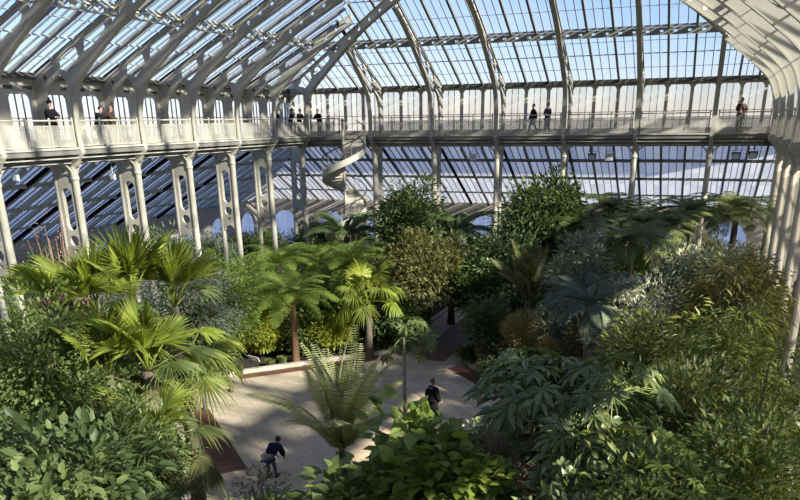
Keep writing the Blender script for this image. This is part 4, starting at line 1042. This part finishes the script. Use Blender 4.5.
# straw coloured grasses right of the path
def grass(px, py, d, label, mat, W=1.2, n=420, name='straw_grass', cat='grass clump'):
    p = at(px, py, d); H = p.z; rng = np.random.default_rng(int(px)); o = tag(empty(name, (p.x, p.y, 0)), label, cat)
    a = rng.uniform(0, 2*PI, n); r = rng.uniform(0, .18, n)*W; t = rng.uniform(.03, .28, n)
    P = np.stack([np.cos(a)*r, np.sin(a)*r, np.full(n, .02)], 1); D = np.stack([np.cos(a)*t*.6, np.sin(a)*t*.6, np.ones(n)], 1)
    V, F = [], []; m = 0
    for k in range(3):
        l = H*rng.uniform(.18, .36, n); v, f = scatter(T_LANCE, P, D, np.stack([np.cos(a), np.sin(a), .2*np.ones(n)], 1), l*1.25, np.full(n, .035)); V.append(v); F.append(f+m); m += len(v)
        P = P+norm(D)*l[:, None]; D = D+np.stack([np.cos(a)*.07, np.sin(a)*.07, -.05*np.ones(n)], 1)+rng.normal(size=(n, 3))*.06
    link('blades', mesh_np('blades', np.vstack(V), np.vstack(F)), LM[mat], o)
    b = MB(); b.lathe([(.2*W, 0), (.14*W, .12), (.05*W, .25)], 10); b.build('crown_base', BARK, o); return o
B(522, 308, 34.5, 1.7, 'straw_shrub', 'tall straw coloured feathery plant at the corner beyond the grating', 'straw', leaf=.26, asp=.12, n=2600, K=40, z0=.05, droop=-.7)
grass(485, 345, 35.5, 'brown grass clump by the path at the corner of the kerb', 'straw', 1.4, 600)
B(548, 334, 33.0, 1.2, 'straw_shrub', 'small straw coloured plant behind the broad lobed shrub', 'straw', leaf=.24, asp=.12, n=1500, K=30, z0=.05, droop=-.7)
for k, (px, py, d) in enumerate([(270, 359, 36.4), (238, 364, 35.6), (282, 356, 37)]):
    grass(px, py, d, ['low green grassy tuft just right of the white notice', 'low green grassy tuft just left of the white notice', 'low green grassy tuft at the foot of the bright tree fern'][k], 'mid', 1.2, 260, 'grass_tuft')
B(497, 358, 33.6, 1.7, 'low_shrub', 'low green plant spilling over the pale kerb right of the path', 'mid', leaf=.14, n=1800, K=40, z0=.0)
B(470, 346, 36.0, 1.5, 'low_shrub', 'low green plant at the path corner by the brown grass', 'dark', leaf=.14, n=1500, K=40, z0=.0)

# ------------------------------------------------------------------ the dense planting behind: every plant its own object
FILL = {
 'round_shrub': ('mid', dict(leaf=.20, asp=.45)), 'dark_shrub': ('dark', dict(leaf=.22, asp=.45)), 'glossy_shrub': ('deep', dict(leaf=.22, asp=.5)),
 'olive_shrub': ('olive', dict(leaf=.2, asp=.35)), 'bright_shrub': ('bright', dict(leaf=.19, asp=.42)), 'grey_shrub': ('grey', dict(leaf=.2, asp=.25)), 'yellow_shrub': ('yellow', dict(leaf=.19, asp=.45))}
WORD = {'round_shrub': 'mid green rounded shrub', 'dark_shrub': 'dark green dense shrub', 'glossy_shrub': 'deep green glossy shrub', 'olive_shrub': 'olive green shrub', 'bright_shrub': 'bright green shrub', 'grey_shrub': 'grey-green shrub', 'yellow_shrub': 'yellow-green shrub'}
def zone(x0, x1, y0, y1, step, hmin, hmax, kinds, where, seed, keep=lambda x, y: True, wf=1.25, n=3600):
    rng = np.random.default_rng(seed)
    for x in np.arange(x0+step/2, x1, step):
        for y in np.arange(y0+step/2, y1, step):
            xx, yy = x+rng.uniform(-.35, .35)*step, y+rng.uniform(-.35, .35)*step
            k = kinds[rng.integers(len(kinds))]; h = rng.uniform(hmin, hmax); w = step*wf*rng.uniform(.85, 1.2)
            if not keep(xx, yy): continue
            m, kw = FILL[k]
            bush(k, 'shrub', (xx, yy), h, w, WORD[k]+' '+where, m, n=int(n*(.6+h*w/14)), K=int(45+h*6), z0=.03, group=WORD[k]+'s '+where, seed=int(seed*1000+NPL[0]), br=8, **kw)
def off_path(x, y, m=.9):
    if abs(x-CX) < HW+m or abs(y-CYY) < HW+m: return False
    return abs(x-CX)+abs(y-CYY) > DR+m*1.4
zone(-25.8, -14.6, 30, 50.5, 2.7, 2.0, 4.0, ['round_shrub', 'bright_shrub', 'dark_shrub', 'olive_shrub', 'yellow_shrub', 'dark_shrub'], 'in the dense bed between the crossing and the left gallery', 7, lambda x, y: off_path(x, y, 1.5) and math.hypot(x-n.x, y-n.y) > 2.4)
zone(-9.8, 2.4, 31, 50.5, 2.7, 2.4, 4.8, ['dark_shrub', 'glossy_shrub', 'dark_shrub', 'grey_shrub', 'olive_shrub', 'round_shrub'], 'in the dense bed between the crossing and the far right corner', 8, lambda x, y: off_path(x, y, 1.0))
zone(-25.8, -15.2, 10, 24.6, 2.6, 1.6, 3.4, ['dark_shrub', 'round_shrub', 'bright_shrub', 'glossy_shrub'], 'in the left bed under the fan palms', 9, lambda x, y: off_path(x, y, 1.2))
zone(-8.8, 2.6, 9, 25, 2.6, 1.6, 3.6, ['grey_shrub', 'round_shrub', 'glossy_shrub', 'bright_shrub'], 'in the right foreground bed', 10, lambda x, y: off_path(x, y, 1.2))
zone(-24.6, -19.4, 29.2, 34, 2.2, 1.5, 2.6, ['bright_shrub', 'yellow_shrub', 'round_shrub'], 'by the kerb left of the long grating', 12, lambda x, y: off_path(x, y, 1.7) and math.hypot(x-n.x, y-n.y) > 2.4)
zone(-34.5, -27.8, 16, 52, 3.0, 3.0, 5.0, ['dark_shrub', 'grey_shrub', 'olive_shrub', 'round_shrub'], 'in the side aisle behind the left gallery columns', 13)
zone(-30, 2.4, 52.9, 58.5, 3.0, 2.8, 4.3, ['dark_shrub', 'grey_shrub', 'olive_shrub'], 'in the end aisle behind the far gallery columns', 14)
# ------------------------------------------------------------------ daylight
SUN = Vector((.80, -.30, .50)).normalized()
l = bpy.data.lights.new('sun', 'SUN'); l.energy = 11.8; l.angle = R2(1.6); l.color = (1, .90, .74)
so = bpy.data.objects.new('sun', l); COL.objects.link(so); so.rotation_euler = SUN.to_track_quat('Z', 'Y').to_euler(); so.location = SUN*80
w = bpy.data.worlds.new('world'); sc.world = w; w.use_nodes = True
nt = w.node_tree; nt.nodes.clear()
out = nt.nodes.new('ShaderNodeOutputWorld'); bg = nt.nodes.new('ShaderNodeBackground')
sk = nt.nodes.new('ShaderNodeTexSky'); sk.sky_type = 'NISHITA'; sk.sun_disc = False
sk.sun_elevation = math.asin(SUN.z); sk.sun_rotation = math.atan2(SUN.x, SUN.y); sk.air_density = 1.0; sk.dust_density = .15; sk.ozone_density = 2.5
tc = nt.nodes.new('ShaderNodeTexCoord'); nz = nt.nodes.new('ShaderNodeTexNoise'); nz.inputs['Scale'].default_value = 3.2; nz.inputs['Detail'].default_value = 6
nt.links.new(tc.outputs['Generated'], nz.inputs['Vector'])
cr = nt.nodes.new('ShaderNodeValToRGB'); cr.color_ramp.elements[0].position = .50; cr.color_ramp.elements[0].color = (0, 0, 0, 1); cr.color_ramp.elements[1].position = .68; cr.color_ramp.elements[1].color = (.22, .22, .22, 1)
nt.links.new(nz.outputs['Fac'], cr.inputs[0])
mx = nt.nodes.new('ShaderNodeMixRGB'); mx.inputs[2].default_value = (7, 7.4, 8, 1)
nt.links.new(cr.outputs[0], mx.inputs[0]); nt.links.new(sk.outputs[0], mx.inputs[1]); tn = nt.nodes.new('ShaderNodeMixRGB'); tn.blend_type = 'MULTIPLY'; tn.inputs[0].default_value = 1; tn.inputs[2].default_value = (1.0, .93, 1.08, 1)
nt.links.new(mx.outputs[0], tn.inputs[1]); nt.links.new(tn.outputs[0], bg.inputs[0])
bg.inputs[1].default_value = .125
nt.links.new(bg.outputs[0], out.inputs[0])
